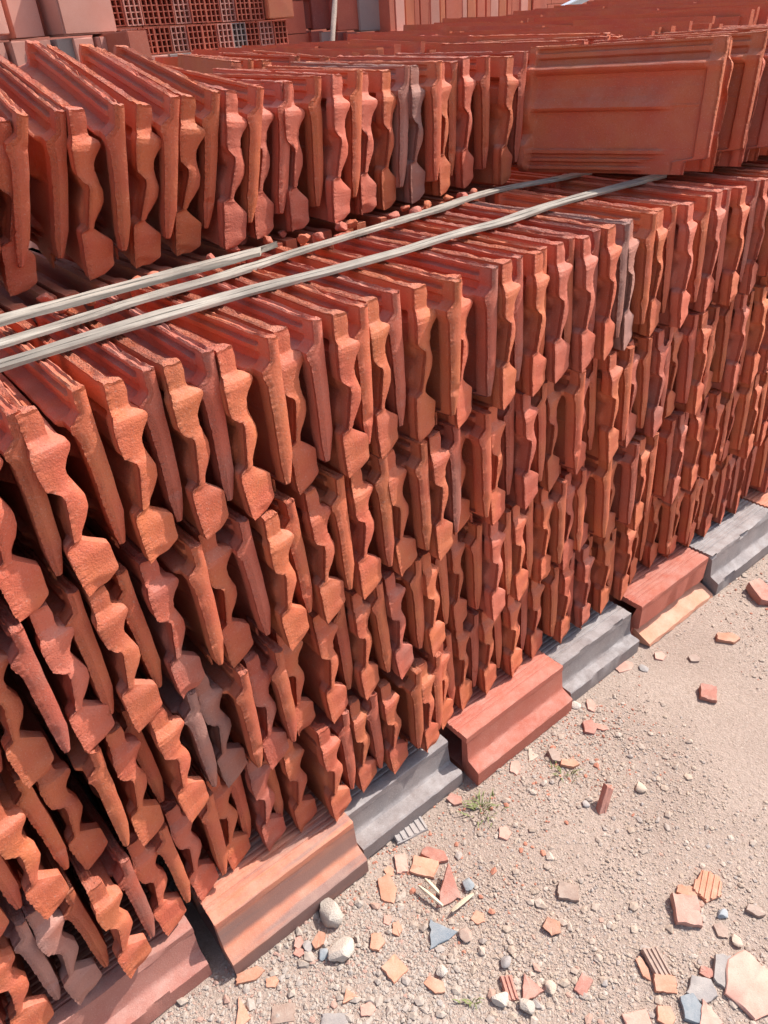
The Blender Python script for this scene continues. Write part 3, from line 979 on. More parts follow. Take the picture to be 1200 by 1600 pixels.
# (px, py, w px, l px, turn deg, tilt deg, thick m, colour, outline, ribs, words)
SH = [
    (635, 1291, 62, 42, 28, 4, .010, 'grey', SQ, 6, 'ribbed grey shard lying against the dark grey block'),
    (711, 1252, 27, 17, -30, 5, .010, 'red', LONG, 0, 'rounded red shard beside the grass tuft'),
    (627, 1349, 22, 30, 10, 3, .010, 'pink', SQ, 0, 'small upright rectangular pink shard, left of the larger rectangle'),
    (662, 1355, 46, 28, -14, 4, .012, 'orange', SQ, 0, 'rectangular salmon shard in the cluster above the splinters'),
    (680, 1337, 46, 20, -22, 6, .012, 'red', LONG, 0, 'long dull red shard behind the rectangular salmon one'),
    (703, 1391, 40, 62, -6, 28, .012, 'red', TRI, 0, 'triangular red shard tipped up next to the wooden splinters'),
    (606, 1389, 30, 48, 12, 3, .009, 'orange', LONG, 0, 'teardrop orange shard left of the splinters'),
    (608, 1361, 17, 17, 40, 3, .008, 'orange', PENT, 0, 'tiny orange chip above the teardrop shard'),
    (688, 1457, 54, 42, 15, 3, .011, 'blue', TRI, 0, 'flat blue-grey shard with pointed left end'),
    (747, 1435, 24, 20, -20, 4, .009, 'orange', PENT, 0, 'small salmon chip right of the blue-grey shard'),
    (620, 1452, 18, 22, 10, 5, .010, 'orange', PENT, 0, 'small bright orange chip left of the blue-grey shard'),
    (605, 1438, 15, 15, 10, 5, .008, 'pink', PENT, 0, 'tiny pink chip left of the bright orange chip'),
    (616, 1515, 34, 34, 45, 3, .011, 'orange', SQ, 0, 'square orange shard turned on its corner'),
    (680, 1541, 38, 22, -28, 3, .010, 'orange', LONG, 0, 'flat pale orange shard near bottom edge'),
    (788, 1303, 22, 21, 5, 5, .009, 'pink', PENT, 0, 'lone pinkish chip right of the grass tuft'),
    (887, 1396, 36, 26, -8, 3, .013, 'brown', SQ, 0, 'lone flat grey-brown shard in open gravel'),
    (863, 1450, 30, 24, -30, 24, .014, 'orange', LONG, 0, 'tilted bright orange shard casting a shadow in open gravel'),
    (943, 1259, 15, 44, 6, 62, .016, 'red', SQ, 0, 'narrow red shard standing on edge in open gravel'),
    (1104, 1388, 46, 46, -28, 6, .012, 'orange', PENT, 5, 'ribbed orange shard right of the pink chunk'),
    (1074, 1395, 36, 18, -16, 5, .010, 'orange', LONG, 0, 'small orange shard touching the ribbed orange one'),
    (1071, 1426, 44, 44, -4, 10, .022, 'pink', SQ, 0, 'thick pink chunk with greyish lower edge'),
    (1025, 1507, 30, 46, 18, 8, .012, 'brown', SQ, 4, 'ribbed grey-brown shard near lower right'),
    (1038, 1539, 38, 26, -4, 8, .012, 'orange', SQ, 0, 'salmon shard just below the ribbed grey-brown one'),
    (1005, 1514, 14, 38, 14, 5, .009, 'orange', LONG, 0, 'thin orange sliver left of the ribbed grey-brown shard'),
    (1168, 1540, 84, 92, -8, 5, .014, 'pink', SLAB, 0, 'largest pale pink slab at lower right corner'),
    (1131, 1521, 36, 54, -18, 8, .013, 'grey', LONG, 0, 'grey shard tucked left of the largest pink slab'),
    (1095, 1549, 50, 38, -16, 5, .012, 'grey', PENT, 0, 'flat grey shard in the middle of the lower right heap'),
    (1080, 1578, 40, 42, 10, 5, .012, 'blue', PENT, 0, 'dark slate-coloured shard lowest in the right heap'),
    (1107, 1589, 40, 42, -10, 6, .012, 'pink', TRI, 0, 'pink shard at bottom edge beside the slate-coloured one'),
    (1104, 1522, 24, 16, -20, 8, .010, 'red', LONG, 0, 'small reddish chip above the flat grey shard'),
    (1040, 1588, 30, 30, -10, 8, .012, 'orange', LONG, 0, 'ochre shard at bottom edge left of the slate-coloured one'),
    (994, 1594, 46, 24, 12, 4, .010, 'pink', SQ, 0, 'pink shard cut by the bottom edge'),
    (911, 1540, 22, 32, -35, 5, .010, 'red', SQ, 0, 'narrow dull red shard in gravel near bottom edge'),
    (795, 1545, 22, 38, 12, 5, .010, 'red', SQ, 3, 'ribbed dull red shard near bottom middle'),
    (830, 1544, 40, 40, 5, 5, .011, 'red', TRI, 0, 'triangular brownish red shard above a whitish stone'),
    (921, 1140, 26, 22, 10, 8, .011, 'red', PENT, 0, 'small red shard right of the clean red block'),
    (939, 1140, 24, 9, -20, 8, .008, 'red', LONG, 0, 'red sliver right of the small red shard'),
    (1180, 1426, 30, 15, -25, 6, .014, 'brown', LONG, 0, 'brown-grey piece near right margin'),
    (805, 1201, 18, 24, -10, 3, .008, 'pink', LONG, 0, 'rounded pink chip by the foot of the clean red block'),
    (866, 1184, 18, 24, 20, 12, .014, 'brown', LONG, 0, 'tan chip beside the small orange roll'),
    (890, 1196, 32, 13, -4, 6, .014, 'orange', LONG, 0, 'small rolled orange fragment right of the clean red block'),
    (832, 1180, 20, 22, 5, 3, .006, 'beige', TRI, 0, 'flat beige flake near the clean red block'),
    (923, 1105, 16, 20, 5, 5, .009, 'pink', PENT, 0, 'pink chip below the pale dusty block'),
    (1190, 932, 40, 34, 20, 10, .03, 'red', PENT, 0, 'red brick chunk at the right margin'),
    (1137, 999, 38, 15, -8, 6, .014, 'orange', LONG, 0, 'orange-red fragment lying right of the broken strip'),
    (1105, 1087, 28, 22, -14, 10, .022, 'red', SQ, 0, 'small squarish red brick fragment in open gravel'),
    (1030, 1027, 20, 13, 5, 6, .009, 'pink', PENT, 0, 'pink chip right of the pale dusty block'),
    (975, 1042, 34, 18, 28, 2, .006, 'pink', LONG, 0, 'flat pink flake at the foot of the pale dusty block'),
    (499, 1472, 20, 26, -20, 12, .016, 'orange', PENT, 0, 'orange lump between the two white stones'),
    (467, 1476, 17, 18, 10, 10, .012, 'red', PENT, 0, 'small red chip left of the orange lump'),
    (468, 1491, 18, 13, -10, 10, .010, 'red', LONG, 0, 'lower red chip left of the orange lump'),
    (589, 1474, 27, 27, 10, 5, .012, 'orange', PENT, 0, 'rounded orange shard right of the lower white stone'),
    (547, 1557, 28, 20, 8, 6, .012, 'orange', TRI, 0, 'small ochre shard near the bottom edge'),
    (392, 1526, 50, 20, 20, 5, .010, 'orange', LONG, 0, 'pale orange shard at the near corner of the orange block'),
    (380, 1586, 26, 48, 12, 4, .010, 'orange', TRI, 0, 'pointed orange shard cut by the bottom edge at left'),
    (426, 1536, 22, 18, 15, 4, .008, 'orange', LONG, 0, 'tiny tan-orange chip below the orange block'),
    (442, 1585, 42, 28, 8, 2, .008, 'brown', SQ, 0, 'flat grey-brown shard near bottom left'),
    (522, 1596, 46, 22, 4, 2, .008, 'grey', SQ, 0, 'flat grey shard cut by the bottom edge'),
    (575, 1578, 26, 22, 18, 3, .008, 'pink', LONG, 0, 'pink chip near bottom edge right of the flat grey shard'),
    (1127, 1455, 22, 24, 12, 5, .009, 'brown', LONG, 0, 'tan chip below the ribbed orange shard'),
    (1085, 1030, 20, 12, 12, 5, .010, 'brown', LONG, 0, 'brownish chip in gravel by the broken strip'),
]


def ppm(px, py):
    p = at_z(px, py, 0.0)
    q = project(p)
    return FPX / q[2], p


CAMR = CROT @ Vector((1, 0, 0))
YAWC = math.atan2(CAMR.y, CAMR.x)
shard_spots = []
for n_, (px, py, w, l, turn, tilt, th, colr, shp, ribs, words) in enumerate(SH):
    s, p = ppm(px, py)
    d = (p - CAM).normalized()
    fs = max(.45, -d.z)                     # foreshortening of lengths that run away from the camera
    me = shard_mesh('clay_shard', shp, w / s, l / s / fs, th, SHARDM[colr], ribs, seed=200 + n_)
    z = ground_height(p.x, p.y) + th * .25 + abs(math.sin(R(tilt))) * max(w, l) / s * .32
    o = link('clay_shard', me, (p.x, p.y, z - .002), (R(tilt), R(tilt * .4), YAWC + R(turn)))
    tag(o, words, 'clay shard', 'broken clay pieces on the ground')
    shard_spots.append((p.x, p.y, max(w, l) / s * .5))

STN = [(517, 1434, 46, 44, .045, 'white', 'large rough white stone at the foot of the orange block'),
       (534, 1490, 38, 46, .030, 'white', 'smoother long white stone below the rough one'),
       (505, 1492, 22, 18, .014, 'blue', 'greenish grey pebble beside the long white stone'),
       (481, 1482, 20, 20, .014, 'grey', 'grey pebble left of the orange lump'),
       (732, 1384, 24, 22, .014, 'blue', 'bluish pebble right of the tipped triangular shard'),
       (782, 1563, 30, 24, .018, 'white', 'whitish stone below the ribbed dull red shard'),
       (822, 1575, 28, 24, .018, 'white', 'whitish stone below the triangular brownish shard'),
       (900, 1104, 16, 16, .016, 'white', 'small white stone at the corner of clean red and grey blocks'),
       (1006, 1046, 18, 14, .012, 'grey', 'grey pebble by the pale dusty block'),
       (1128, 1430, 22, 16, .013, 'blue', 'blue-grey pebble right of the thick pink chunk'),
       (1150, 1472, 22, 16, .013, 'beige', 'yellowish stone above the largest pink slab'),
       (790, 1505, 18, 20, .013, 'grey', 'grey pebble near bottom middle'),
       (1000, 1232, 22, 18, .014, 'beige', 'beige stone in open gravel right of the standing shard'),
       (727, 1462, 26, 18, .012, 'brown', 'brown stone right of the flat blue-grey shard'),
       (690, 1520, 22, 18, .014, 'white', 'pale pebble above the flat pale orange shard'),
       (860, 1545, 22, 18, .014, 'beige', 'pale stone beside the triangular brownish shard'),
       (915, 1258, 14, 12, .010, 'grey', 'small grey pebble left of the standing shard')]
for n_, (px, py, w, l, h, colr, words) in enumerate(STN):
    s, p = ppm(px, py)
    me = stone_mesh('stone', w / s, l / s * 1.1, h, SHARDM[colr], seed=n_ * 3 + 1)
    o = link('stone', me, (p.x, p.y, h * .36), (0, 0, rng.uniform(0, 6.28)))
    tag(o, words, 'stone', 'loose stones on the ground')
    shard_spots.append((p.x, p.y, w / s * .5))

# splinters of wood
for (ax, ay, bx_, by_, words) in [(654, 1384, 692, 1416, 'long pale wooden splinter lying left of the tipped triangular shard'),
                                  (664, 1373, 690, 1400, 'short pale wooden splinter above the long one'),
                                  (706, 1424, 740, 1396, 'pale wooden splinter right of the tipped triangular shard')]:
    a, b = at_z(ax, ay, .012), at_z(bx_, by_, .008)
    d = (b - a); L = d.length; d.normalize()
    sdv = Vector((0, 0, 1)).cross(d)
    V, F = [], []
    for i in range(9):
        f = i / 8
        w = .0042 * (1 - .45 * abs(2 * f - 1) ** 3) * (1 + .2 * mnoise.noise(Vector((f * 8, ax, 0))))
        c = a.lerp(b, f) + Vector((0, 0, .002 * math.sin(f * 3)))
        V += [c - sdv * w, c - sdv * w * .4 + Vector((0, 0, .003)), c + sdv * w, c - Vector((0, 0, .002))]
    for i in range(8):
        for q in range(4):
            F.append((i * 4 + q, i * 4 + (q + 1) % 4, i * 4 + 4 + (q + 1) % 4, i * 4 + 4 + q))
    F += [(3, 2, 1, 0), (32, 33, 34, 35)]
    tag(link('wood_splinter', mesh_from('wood_splinter', V, F, STRAW, 40)), words, 'wood splinter', 'wood splinters on the ground')

# fallen leaf
lp = at_z(691, 1228, .01)
V, F = [], []
for i in range(7):
    f = i / 6
    w = .017 * math.sin(math.pi * min(1, f * .9 + .08)) ** .7
    for sgn in (-1, 0, 1):
        V.append((-.022 + .044 * f, sgn * w, .004 * abs(sgn) + .004 * math.sin(f * 4)))
for i in range(6):
    for q in range(2):
        F.append((i * 3 + q, i * 3 + q + 1, i * 3 + q + 4, i * 3 + q + 3))
lf = link('fallen_leaf', mesh_from('fallen_leaf', V, F, LEAFM, 60), (lp.x, lp.y, .012), (R(8), R(-12), R(25)))
sol = lf.modifiers.new('thickness', 'SOLIDIFY'); sol.thickness = .0012
tag(lf, 'yellow fallen leaf between the dark grey and clean red blocks', 'leaf')


# grass tufts
def tuft(px, py, n, spread, h, label, seed):
    r = random.Random(seed)
    c = at_z(px, py, 0.0)
    V, F = [], []
    for i in range(n):
        a = r.uniform(0, 6.28)
        rad = abs(r.gauss(0, spread))
        b = Vector((math.cos(a) * rad, math.sin(a) * rad * .8, 0))
        d = Vector((math.cos(a + r.gauss(0, .7)), math.sin(a + r.gauss(0, .7)), 0))
        hh = h * r.uniform(.5, 1.2)
        w = .0014
        s = d.cross(Vector((0, 0, 1))) * w
        b0 = len(V)
        p1 = b + Vector((0, 0, hh * .6)) + d * hh * .35
        p2 = b + Vector((0, 0, hh * r.uniform(.5, .9))) + d * hh * r.uniform(.8, 1.2)
        up = Vector((0, 0, w * .5))
        V += [b - s, b + s, b + up * 0 + d * w, p1 - s * .8, p1 + s * .8, p1 + up, p2]
        F += [(b0, b0 + 1, b0 + 4, b0 + 3), (b0 + 1, b0 + 2, b0 + 5, b0 + 4), (b0 + 2, b0, b0 + 3, b0 + 5), (b0 + 3, b0 + 4, b0 + 6), (b0 + 4, b0 + 5, b0 + 6), (b0 + 5, b0 + 3, b0 + 6)]
    o = link('grass_tuft', mesh_from('grass_tuft', V, F, GRASSM), (c.x, c.y, .0))
    tag(o, label, 'grass tuft')


tuft(752, 1262, 60, .028, .020, 'sparse green grass tuft growing by the clean red block', 3)
tuft(880, 1212, 24, .020, .022, 'thin dry grass tuft beside the small orange roll', 4)
tuft(738, 1568, 12, .010, .014, 'tiny green grass sprout near the bottom edge', 6)

# ------------------------------------------------------------------ gravel
bm = bmesh.new()
bmesh.ops.create_icosphere(bm, subdivisions=1, radius=1.0)
ICO_V = np.array([v.co[:] for v in bm.verts]); ICO_F = np.array([[v.index for v in f.verts] for f in bm.faces])
bm.free()
BASES = []
for k in range(12):
    b = ICO_V.copy()
    for _ in range(7):
        nrm = nrng.normal(size=3); nrm /= np.linalg.norm(nrm)
        e = np.clip(b @ nrm - nrng.uniform(.45, .8), 0, None)
        b -= e[:, None] * nrm
    BASES.append(b)
STONE_TINTS = np.array([(.42, .33, .26), (.36, .29, .235), (.48, .40, .33), (.33, .29, .26), (.30, .28, .27), (.52, .45, .38), (.40, .30, .22), (.46, .36, .27), (.52, .44, .37), (.48, .22, .15), (.27, .28, .29), (.44, .34, .25)])
TINT_P = np.array([.17, .14, .13, .10, .06, .08, .10, .09, .035, .03, .025, .04])
V, F, T = [], [], []
n0 = 0
NP = 32000
made = 0
while made < NP:
    px, py = nrng.uniform(150, 1300), nrng.uniform(700, 1690)
    # even in the picture would crowd the far end; thin it a little with distance
    p = at_z(px, py, 0.0)
    if p.y > -.03 or p.y < -1.6 or p.x > 3.0: continue
    patch = mnoise.noise(Vector((p.x * 2.6, p.y * 2.6, 7)))
    near_left = max(0, 1 - abs(px - 480) / 420) * max(0, (py - 1300) / 300)
    dens = .26 + .75 * patch + .5 * near_left
    if nrng.random() > dens: continue
    q = project(p)
    big = nrng.random()
    size = (.0014 + .0026 * nrng.random() ** 1.8) * (1 + .25 * near_left)
    if big > .84: size *= 1.7
    if big > .978: size *= 1.9
    b = BASES[nrng.integers(12)] * (np.array([1, nrng.uniform(.65, 1), nrng.uniform(.45, .75)]) * size)
    a = nrng.uniform(0, 6.28)
    ca, sa = math.cos(a), math.sin(a)
    b = b @ np.array([[ca, sa, 0], [-sa, ca, 0], [0, 0, 1]])
    V.append(b + np.array([p.x, p.y, ground_height(p.x, p.y) + size * .10]))
    F.append(ICO_F + n0)
    t = STONE_TINTS[nrng.choice(12, p=TINT_P / TINT_P.sum())] * nrng.uniform(.85, 1.1)
    t = t * .5 + np.array([.43, .335, .28]) * .5
    if nrng.random() < .22 * max(0, 1 + p.y / .35): t = np.array([.44, .17, .11]) * nrng.uniform(.8, 1.2)
    if near_left > .3: t = t * .5 + np.array([.40, .35, .31]) * .5
    T.append(np.repeat(np.append(t, 1)[None], len(b), 0))
    n0 += len(b)
    made += 1
V = np.concatenate(V); F = np.concatenate(F); T = np.concatenate(T)
me = bpy.data.meshes.new('gravel')
me.from_pydata(V.tolist(), [], F.tolist())
me.materials.append(GRAVEL)
ca_ = me.color_attributes.new('tint', 'FLOAT_COLOR', 'POINT')
ca_.data.foreach_set('color', T.astype(np.float32).ravel())
me.update()
tag(link('gravel', me), 'small beige and grey gravel scattered over the dirt', 'gravel', kind='stuff')

# chips lying in the gap between the near stack and the row behind the laths
r_ = random.Random(77)
chips_px = [(70, 462, 26), (95, 475, 24), (140, 462, 22), (172, 450, 26), (212, 435, 26), (238, 428, 22), (330, 400, 20), (362, 385, 24), (378, 372, 20), (418, 372, 22), (440, 362, 20),
            (475, 370, 24), (498, 365, 20), (533, 352, 24), (548, 346, 20), (615, 332, 18), (632, 322, 20), (650, 330, 22), (668, 318, 18), (700, 308, 20), (722, 305, 18), (740, 298, 16)]
for n_, (px, py, w) in enumerate(chips_px):
    p = at_z(px, py, ZB + 1.012)
    s = FPX / project(p)[2]
    sz = w / s
    me = stone_mesh('clay_chip', sz * r_.uniform(.8, 1.25), sz * r_.uniform(.7, 1.1), sz * r_.uniform(.6, .95), CLAY['red'], seed=300 + n_, rough=.6)
    o = link('clay_chip', me, (p.x, p.y, ZB + 1.0 + sz * .3), (r_.uniform(-.3, .3), r_.uniform(-.3, .3), r_.uniform(0, 6.28)), mat=CLAY[r_.choice(['red', 'pink', 'orange', 'brown'])])
    tag(o, f'small clay chip in the gap behind the laths, {ORD[n_]} from the left', 'clay chip', 'clay chips in the gap behind the laths')


# ------------------------------------------------------------------ brick stacks behind
def brick_mesh(name, w, d, h, mat, seed):
    bm = bmesh.new()
    bmesh.ops.create_cube(bm, size=1.0)
    for v in bm.verts: v.co = Vector((v.co.x * w, v.co.y * d, v.co.z * h))
    bmesh.ops.bevel(bm, geom=list(bm.edges), offset=min(w, h) * .028, segments=2, affect='EDGES')
    r = random.Random(seed)
    for v in bm.verts:
        v.co += Vector((r.gauss(0, 1), r.gauss(0, 1), r.gauss(0, 1))) * .0007
    me = bpy.data.meshes.new(name)
    bm.to_mesh(me); bm.free()
    me.materials.append(mat)
    return me


def brick_px(name, x0, x1, y0, y1, Y, depth, mat, label, group, seed=0, yaw=0.0):
    """a brick whose front face fills the given stretch of the view at distance Y"""
    a, b = at_y(x0, (y0 + y1) / 2, Y), at_y(x1, (y0 + y1) / 2, Y)
    t, u = at_y((x0 + x1) / 2, y0, Y), at_y((x0 + x1) / 2, y1, Y)
    w, h = abs(b.x - a.x) * .985, abs(t.z - u.z) * .99
    me = brick_mesh(name, w, depth, h, mat, seed)
    o = link(name, me, ((a.x + b.x) / 2, Y + depth / 2 + random.Random(seed).uniform(-.006, .006), (t.z + u.z) / 2), (0, 0, yaw))
    tag(o, label, 'brick', group)
    return o


# left: solid-faced bricks
YL_ = 1.75
g = 'solid-faced bricks at upper left'
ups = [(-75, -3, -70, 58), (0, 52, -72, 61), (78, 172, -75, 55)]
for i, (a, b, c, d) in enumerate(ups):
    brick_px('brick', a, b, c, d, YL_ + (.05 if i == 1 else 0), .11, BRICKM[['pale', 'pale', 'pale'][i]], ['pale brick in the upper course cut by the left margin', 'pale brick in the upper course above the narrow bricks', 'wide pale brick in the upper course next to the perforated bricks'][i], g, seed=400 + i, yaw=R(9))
brick_px('brick', 54, 76, -72, 58, YL_ + .10, .05, BRICKM['red'], 'recessed brick seen in the slot between two pale bricks', g, seed=410)
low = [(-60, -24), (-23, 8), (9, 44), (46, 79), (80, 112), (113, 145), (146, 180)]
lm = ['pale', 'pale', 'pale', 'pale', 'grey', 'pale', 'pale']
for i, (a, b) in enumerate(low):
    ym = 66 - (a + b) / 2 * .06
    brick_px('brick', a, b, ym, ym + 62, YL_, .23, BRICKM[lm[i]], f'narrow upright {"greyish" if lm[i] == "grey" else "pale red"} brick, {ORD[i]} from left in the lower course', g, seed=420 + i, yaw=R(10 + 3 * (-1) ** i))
brick_px('brick', 194, 229, 47, 106, YL_ - .12, .20, BRICKM['red'], 'protruding red brick at right end of the lower course', g, seed=440, yaw=R(8))
# support below
sup = brick_mesh('brick_stack_base', 1.9, .5, 1.30, BRICKM['pale'], 3)

# middle: perforated bricks, cells open to the front
def perforated_mesh(w, h, d, mat):
    V, F = [], []

    def box(x0, x1, y0, y1, z0, z1):
        b = len(V)
        V.extend([(x0, y0, z0), (x1, y0, z0), (x1, y1, z0), (x0, y1, z0), (x0, y0, z1), (x1, y0, z1), (x1, y1, z1), (x0, y1, z1)])
        for f in ((0, 3, 2, 1), (4, 5, 6, 7), (0, 1, 5, 4), (1, 2, 6, 5), (2, 3, 7, 6), (3, 0, 4, 7)):
            F.append(tuple(b + q for q in f))
    t = .0042
    xs_ = [-w / 2 + (w - t) * i / 3 for i in range(4)]
    for x in xs_: box(x, x + t, 0, d, -h / 2, h / 2)
    for k in range(5):
        z = -h / 2 + (h - t) * k / 4
        for i in range(3):
            box(xs_[i] + t, xs_[i + 1], .0015, d - .0015, z + .0002, z + t - .0002)
    return mesh_from('perforated_brick', V, F, mat)


YP = 2.25
pw = None
g = 'perforated bricks with open cells'
def strip_px(xa, xb, n):  # column edges in the view, closing up to the right
    out = [xa]
    ws = [1.0 - .22 * i / (n - 1) for i in range(n)]
    k = (xb - xa) / sum(ws)
    for w in ws: out.append(out[-1] + w * k)
    return out
rowsP = [(('upper'), strip_px(172, 414, 10), lambda x: 42 - (x - 172) * .045, 44), (('lower'), strip_px(172, 451, 12), lambda x: 90 - (x - 172) * .078, 44), ('topmost', strip_px(172, 414, 10), lambda x: -2 - (x - 172) * .02, 44)]
for rn, cols, ybot, hh in rowsP:
    pb_mesh = None
    for i in range(len(cols) - 1):
        a, b = cols[i], cols[i + 1]
        ym = ybot((a + b) / 2)
        ztop_px = ym - hh * (1 - .16 * i / len(cols))
        A, B = at_y(a, ym, YP), at_y(b, ym, YP)
        T_ = at_y((a + b) / 2, ztop_px, YP)
        w, h = (B.x - A.x) * .97, (T_.z - at_y((a + b) / 2, ym, YP).z) * .985
        colr = 'grey' if (rn, i) in (('lower', 8),) else ('red' if (i * 7 + len(rn)) % 3 else 'pale')
        me = perforated_mesh(w, h, .11, BRICKM[colr])
        o = link('perforated_brick', me, ((A.x + B.x) / 2, YP + rng.uniform(-.006, .006), A.z / 2 + B.z / 2 + h / 2), (0, 0, R(rng.uniform(-1, 1))))
        tag(o, f'{"greyish" if colr == "grey" else "red"} perforated brick, {ORD[i]} from left in the {rn} course', 'perforated brick', g)
# solid backing bricks behind the cells and the course they stand on
V_ = at_y(170, 40, YP); W_ = at_y(455, 40, YP)
brick_px('brick', 416, 456, -40, 29, YP - .02, .20, BRICKM['orange'], 'orange brick resting on the right end of the perforated bricks', 'bricks around the perforated stack', seed=450)
course = [(150, 188), (189, 229), (230, 266), (267, 310), (311, 351), (352, 391), (392, 424), (425, 464)]
for i, (a, b) in enumerate(course):
    ym = 92 - ((a + b) / 2 - 172) * .078
    brick_px('brick', a, b, ym, ym + 30, YP - .03, .23, BRICKM['grey' if i == 3 else 'pale'], f'{"grey" if i == 3 else "pale red"} brick, {ORD[i]} from left in the course under the perforated bricks', 'bricks around the perforated stack', seed=460 + i)

# right of those: bricks standing on end, in the shade then in the sun
g = 'tall bricks standing on end behind the tiles'
YC = 2.55
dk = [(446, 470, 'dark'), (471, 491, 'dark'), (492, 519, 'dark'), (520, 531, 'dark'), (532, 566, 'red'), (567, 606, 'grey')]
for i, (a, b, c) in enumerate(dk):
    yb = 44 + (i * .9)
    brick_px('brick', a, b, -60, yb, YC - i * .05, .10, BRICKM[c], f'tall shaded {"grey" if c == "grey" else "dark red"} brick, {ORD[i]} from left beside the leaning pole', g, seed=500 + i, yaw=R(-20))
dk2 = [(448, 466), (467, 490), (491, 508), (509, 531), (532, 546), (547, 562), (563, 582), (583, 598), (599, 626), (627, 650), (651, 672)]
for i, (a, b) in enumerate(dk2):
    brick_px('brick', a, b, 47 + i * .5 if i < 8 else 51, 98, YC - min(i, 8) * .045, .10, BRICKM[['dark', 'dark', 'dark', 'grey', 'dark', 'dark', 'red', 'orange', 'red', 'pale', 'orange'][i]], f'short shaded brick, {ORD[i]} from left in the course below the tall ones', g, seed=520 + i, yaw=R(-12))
x = 607.0
i = 0
while x < 845:
    w = (16 if i % 3 else 9) * (1 - .25 * (x - 607) / 240)
    brick_px('brick', x, x + w - .8, -60, 50 - (x - 607) * .085 + (i % 2), 2.2 + (x - 607) * .0035 + (.02 if i % 3 == 0 else 0), .11, BRICKM[['red', 'pale', 'orange', 'red'][i % 4]], f'tall sunlit brick on end, {ORD[i]} from left in the lit stack', g, seed=540 + i, yaw=R(2))
    x += w
    i += 1
x = 676.0
i = 0
while x < 845:
    w = 13 - (x - 607) * .012
    brick_px('brick', x, x + w - .8, 47 - (x - 607) * .085, 66 - (x - 607) * .07, 2.25 + (x - 607) * .0035, .11, BRICKM[['orange', 'grey', 'red', 'pale', 'red'][i % 5]], f'small brick end, {ORD[i]} from left in the course below the lit stack', g, seed=580 + i, yaw=R(2))
    x += w
    i += 1


# lower, unseen courses that carry these stacks
def base_courses(name, x0, x1, y0, y1, ztop, mat, label):
    V, F = [], []
    n = max(1, int((x1 - x0) / .24))
    m = max(1, int(ztop / .115))
    hh = ztop / m
    for k in range(m):
        for i in range(n):
            w = (x1 - x0) / n
            xa = x0 + w * i + (.05 if k % 2 else 0)
            b = len(V)
            xb, za, zb = xa + w - .006, k * hh + (.001 if k == 0 else 0), (k + 1) * hh - .003
            V.extend([(xa, y0, za), (xb, y0, za), (xb, y1, za), (xa, y1, za), (xa, y0, zb), (xb, y0, zb), (xb, y1, zb), (xa, y1, zb)])
            for f in ((0, 3, 2, 1), (4, 5, 6, 7), (0, 1, 5, 4), (1, 2, 6, 5), (2, 3, 7, 6), (3, 0, 4, 7)):
                F.append(tuple(b + q for q in f))
    o = link(name, mesh_from(name, V, F, mat))
    tag(o, label, 'bricks', kind='stuff')


zc = lambda px, py, Y: at_y(px, py, Y).z
base_courses('stacked_bricks', at_y(-70, 100, YL_).x, at_y(229, 100, YL_).x, YL_, YL_ + .24, zc(60, 124, YL_) - .004, BRICKM['pale'], 'unseen lower courses below the pale bricks at upper left')
base_courses('stacked_bricks', at_y(150, 100, YP).x, at_y(470, 100, YP).x, YP - .02, YP + .22, zc(300, 116, YP) - .006, BRICKM['pale'], 'unseen lower courses below the perforated bricks')
base_courses('stacked_bricks', at_y(446, 90, YC).x, at_y(606, 90, 2.15).x + .2, 2.3, 2.7, zc(560, 100, 2.3) - .01, BRICKM['dark'], 'unseen lower courses below the shaded tall bricks')
base_courses('stacked_bricks', at_y(625, 70, 2.3).x, at_y(850, 60, 3.1).x, 2.75, 3.3, zc(760, 60, 2.9) - .03, BRICKM['red'], 'unseen lower courses below the sunlit tall bricks')
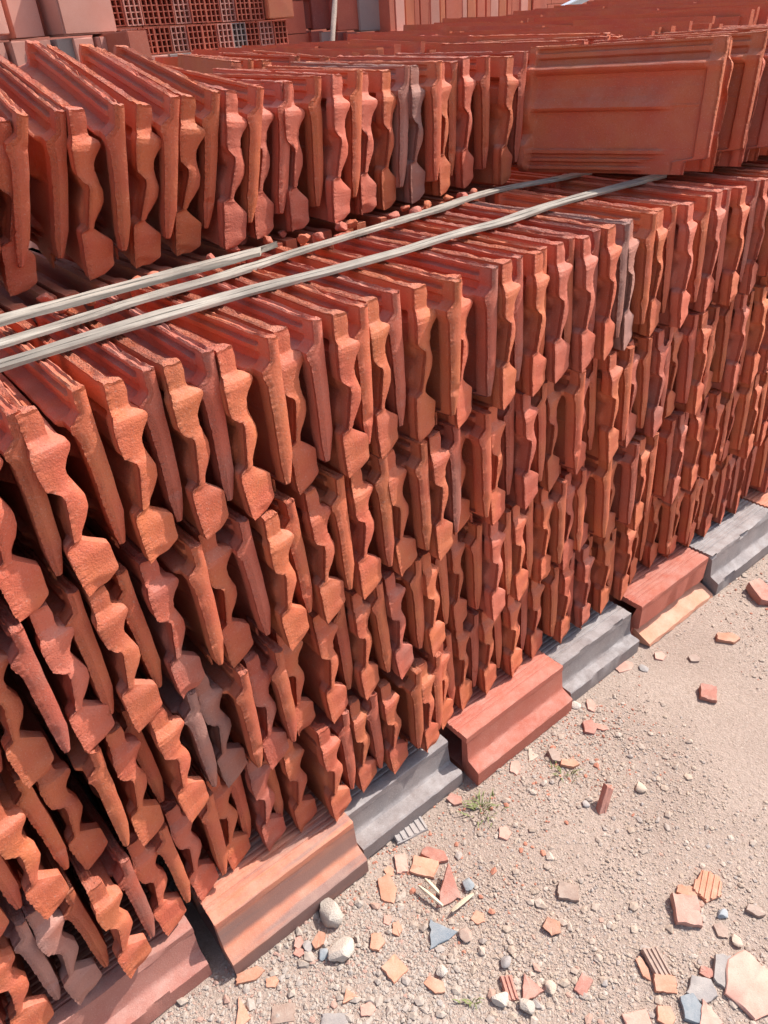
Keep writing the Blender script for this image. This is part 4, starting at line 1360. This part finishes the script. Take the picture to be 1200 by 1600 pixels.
# bricks stacked further back close the view behind the open cells
base_courses('stacked_bricks', at_y(165, 60, YP).x, at_y(470, 60, YP).x + .2, YP + .24, YP + .46, zc(300, -60, YP), BRICKM['red'], 'rear courses seen through the perforated cells')
base_courses('stacked_bricks', at_y(-100, 60, YL_).x, at_y(200, 60, YL_).x, YL_ + .26, YL_ + .42, zc(80, -80, YL_), BRICKM['pale'], 'rear courses behind the pale bricks at upper left')
base_courses('stacked_bricks', 2.35, 9.0, 4.75, 5.1, 2.4, BRICKM['red'], 'brick courses far behind the sunlit stack')

# leaning pole
pb, pt = at_y(517, 100, 1.75), at_y(527, -60, 1.95)
V, F = [], []
d = (pt - pb)
for i in range(11):
    c = pb + d * (i / 10)
    for q in range(10):
        a = q * .6283
        rr = .0105 * (1 + .12 * mnoise.noise(Vector((i * .5, q * .7, 2)))) * (1 - .02 * i)
        V.append(c + Vector((math.cos(a) * rr, math.sin(a) * rr, 0)))
for i in range(10):
    for q in range(10):
        F.append((i * 10 + q, i * 10 + (q + 1) % 10, i * 10 + 10 + (q + 1) % 10, i * 10 + 10 + q))
F.append(tuple(reversed(range(10)))); F.append(tuple(range(100, 110)))
V0 = V
# carry the pole on down to the ground between the stacks
foot = pb - d * ((pb.z - .0) / d.z)
for q in range(10):
    a = q * .6283
    V0.append(foot + Vector((math.cos(a) * .012, math.sin(a) * .012, 0)))
for q in range(10):
    F.append((110 + q, 110 + (q + 1) % 10, (q + 1) % 10, q))
tag(link('wooden_pole', mesh_from('wooden_pole', V0, F, POLE, 40)), 'weathered wooden pole leaning in front of the shaded tall bricks', 'wooden pole')

# slanting metal angle beyond the tiles
a, b = at_y(838, 27, 3.0), at_y(905, -6, 3.1)
d = (b - a)
u = Vector((0, 0, 1)); s_ = d.cross(u).normalized(); u = s_.cross(d).normalized()
V, F = [], []
Lsec = [(0, 0), (.045, 0), (.045, .006), (.006, .006), (.006, .05), (0, .05)]
for e in (a - d * .6, b + d * 1.2):
    for (p_, q_) in Lsec: V.append(e + s_ * p_ - u * q_)
n = len(Lsec)
for q in range(n): F.append((q, (q + 1) % n, n + (q + 1) % n, n + q))
F.append(tuple(reversed(range(n)))); F.append(tuple(range(n, 2 * n)))
tag(link('metal_angle', mesh_from('metal_angle', V, F, METAL)), 'blue-grey metal angle bar slanting above the far tiles', 'metal bar')
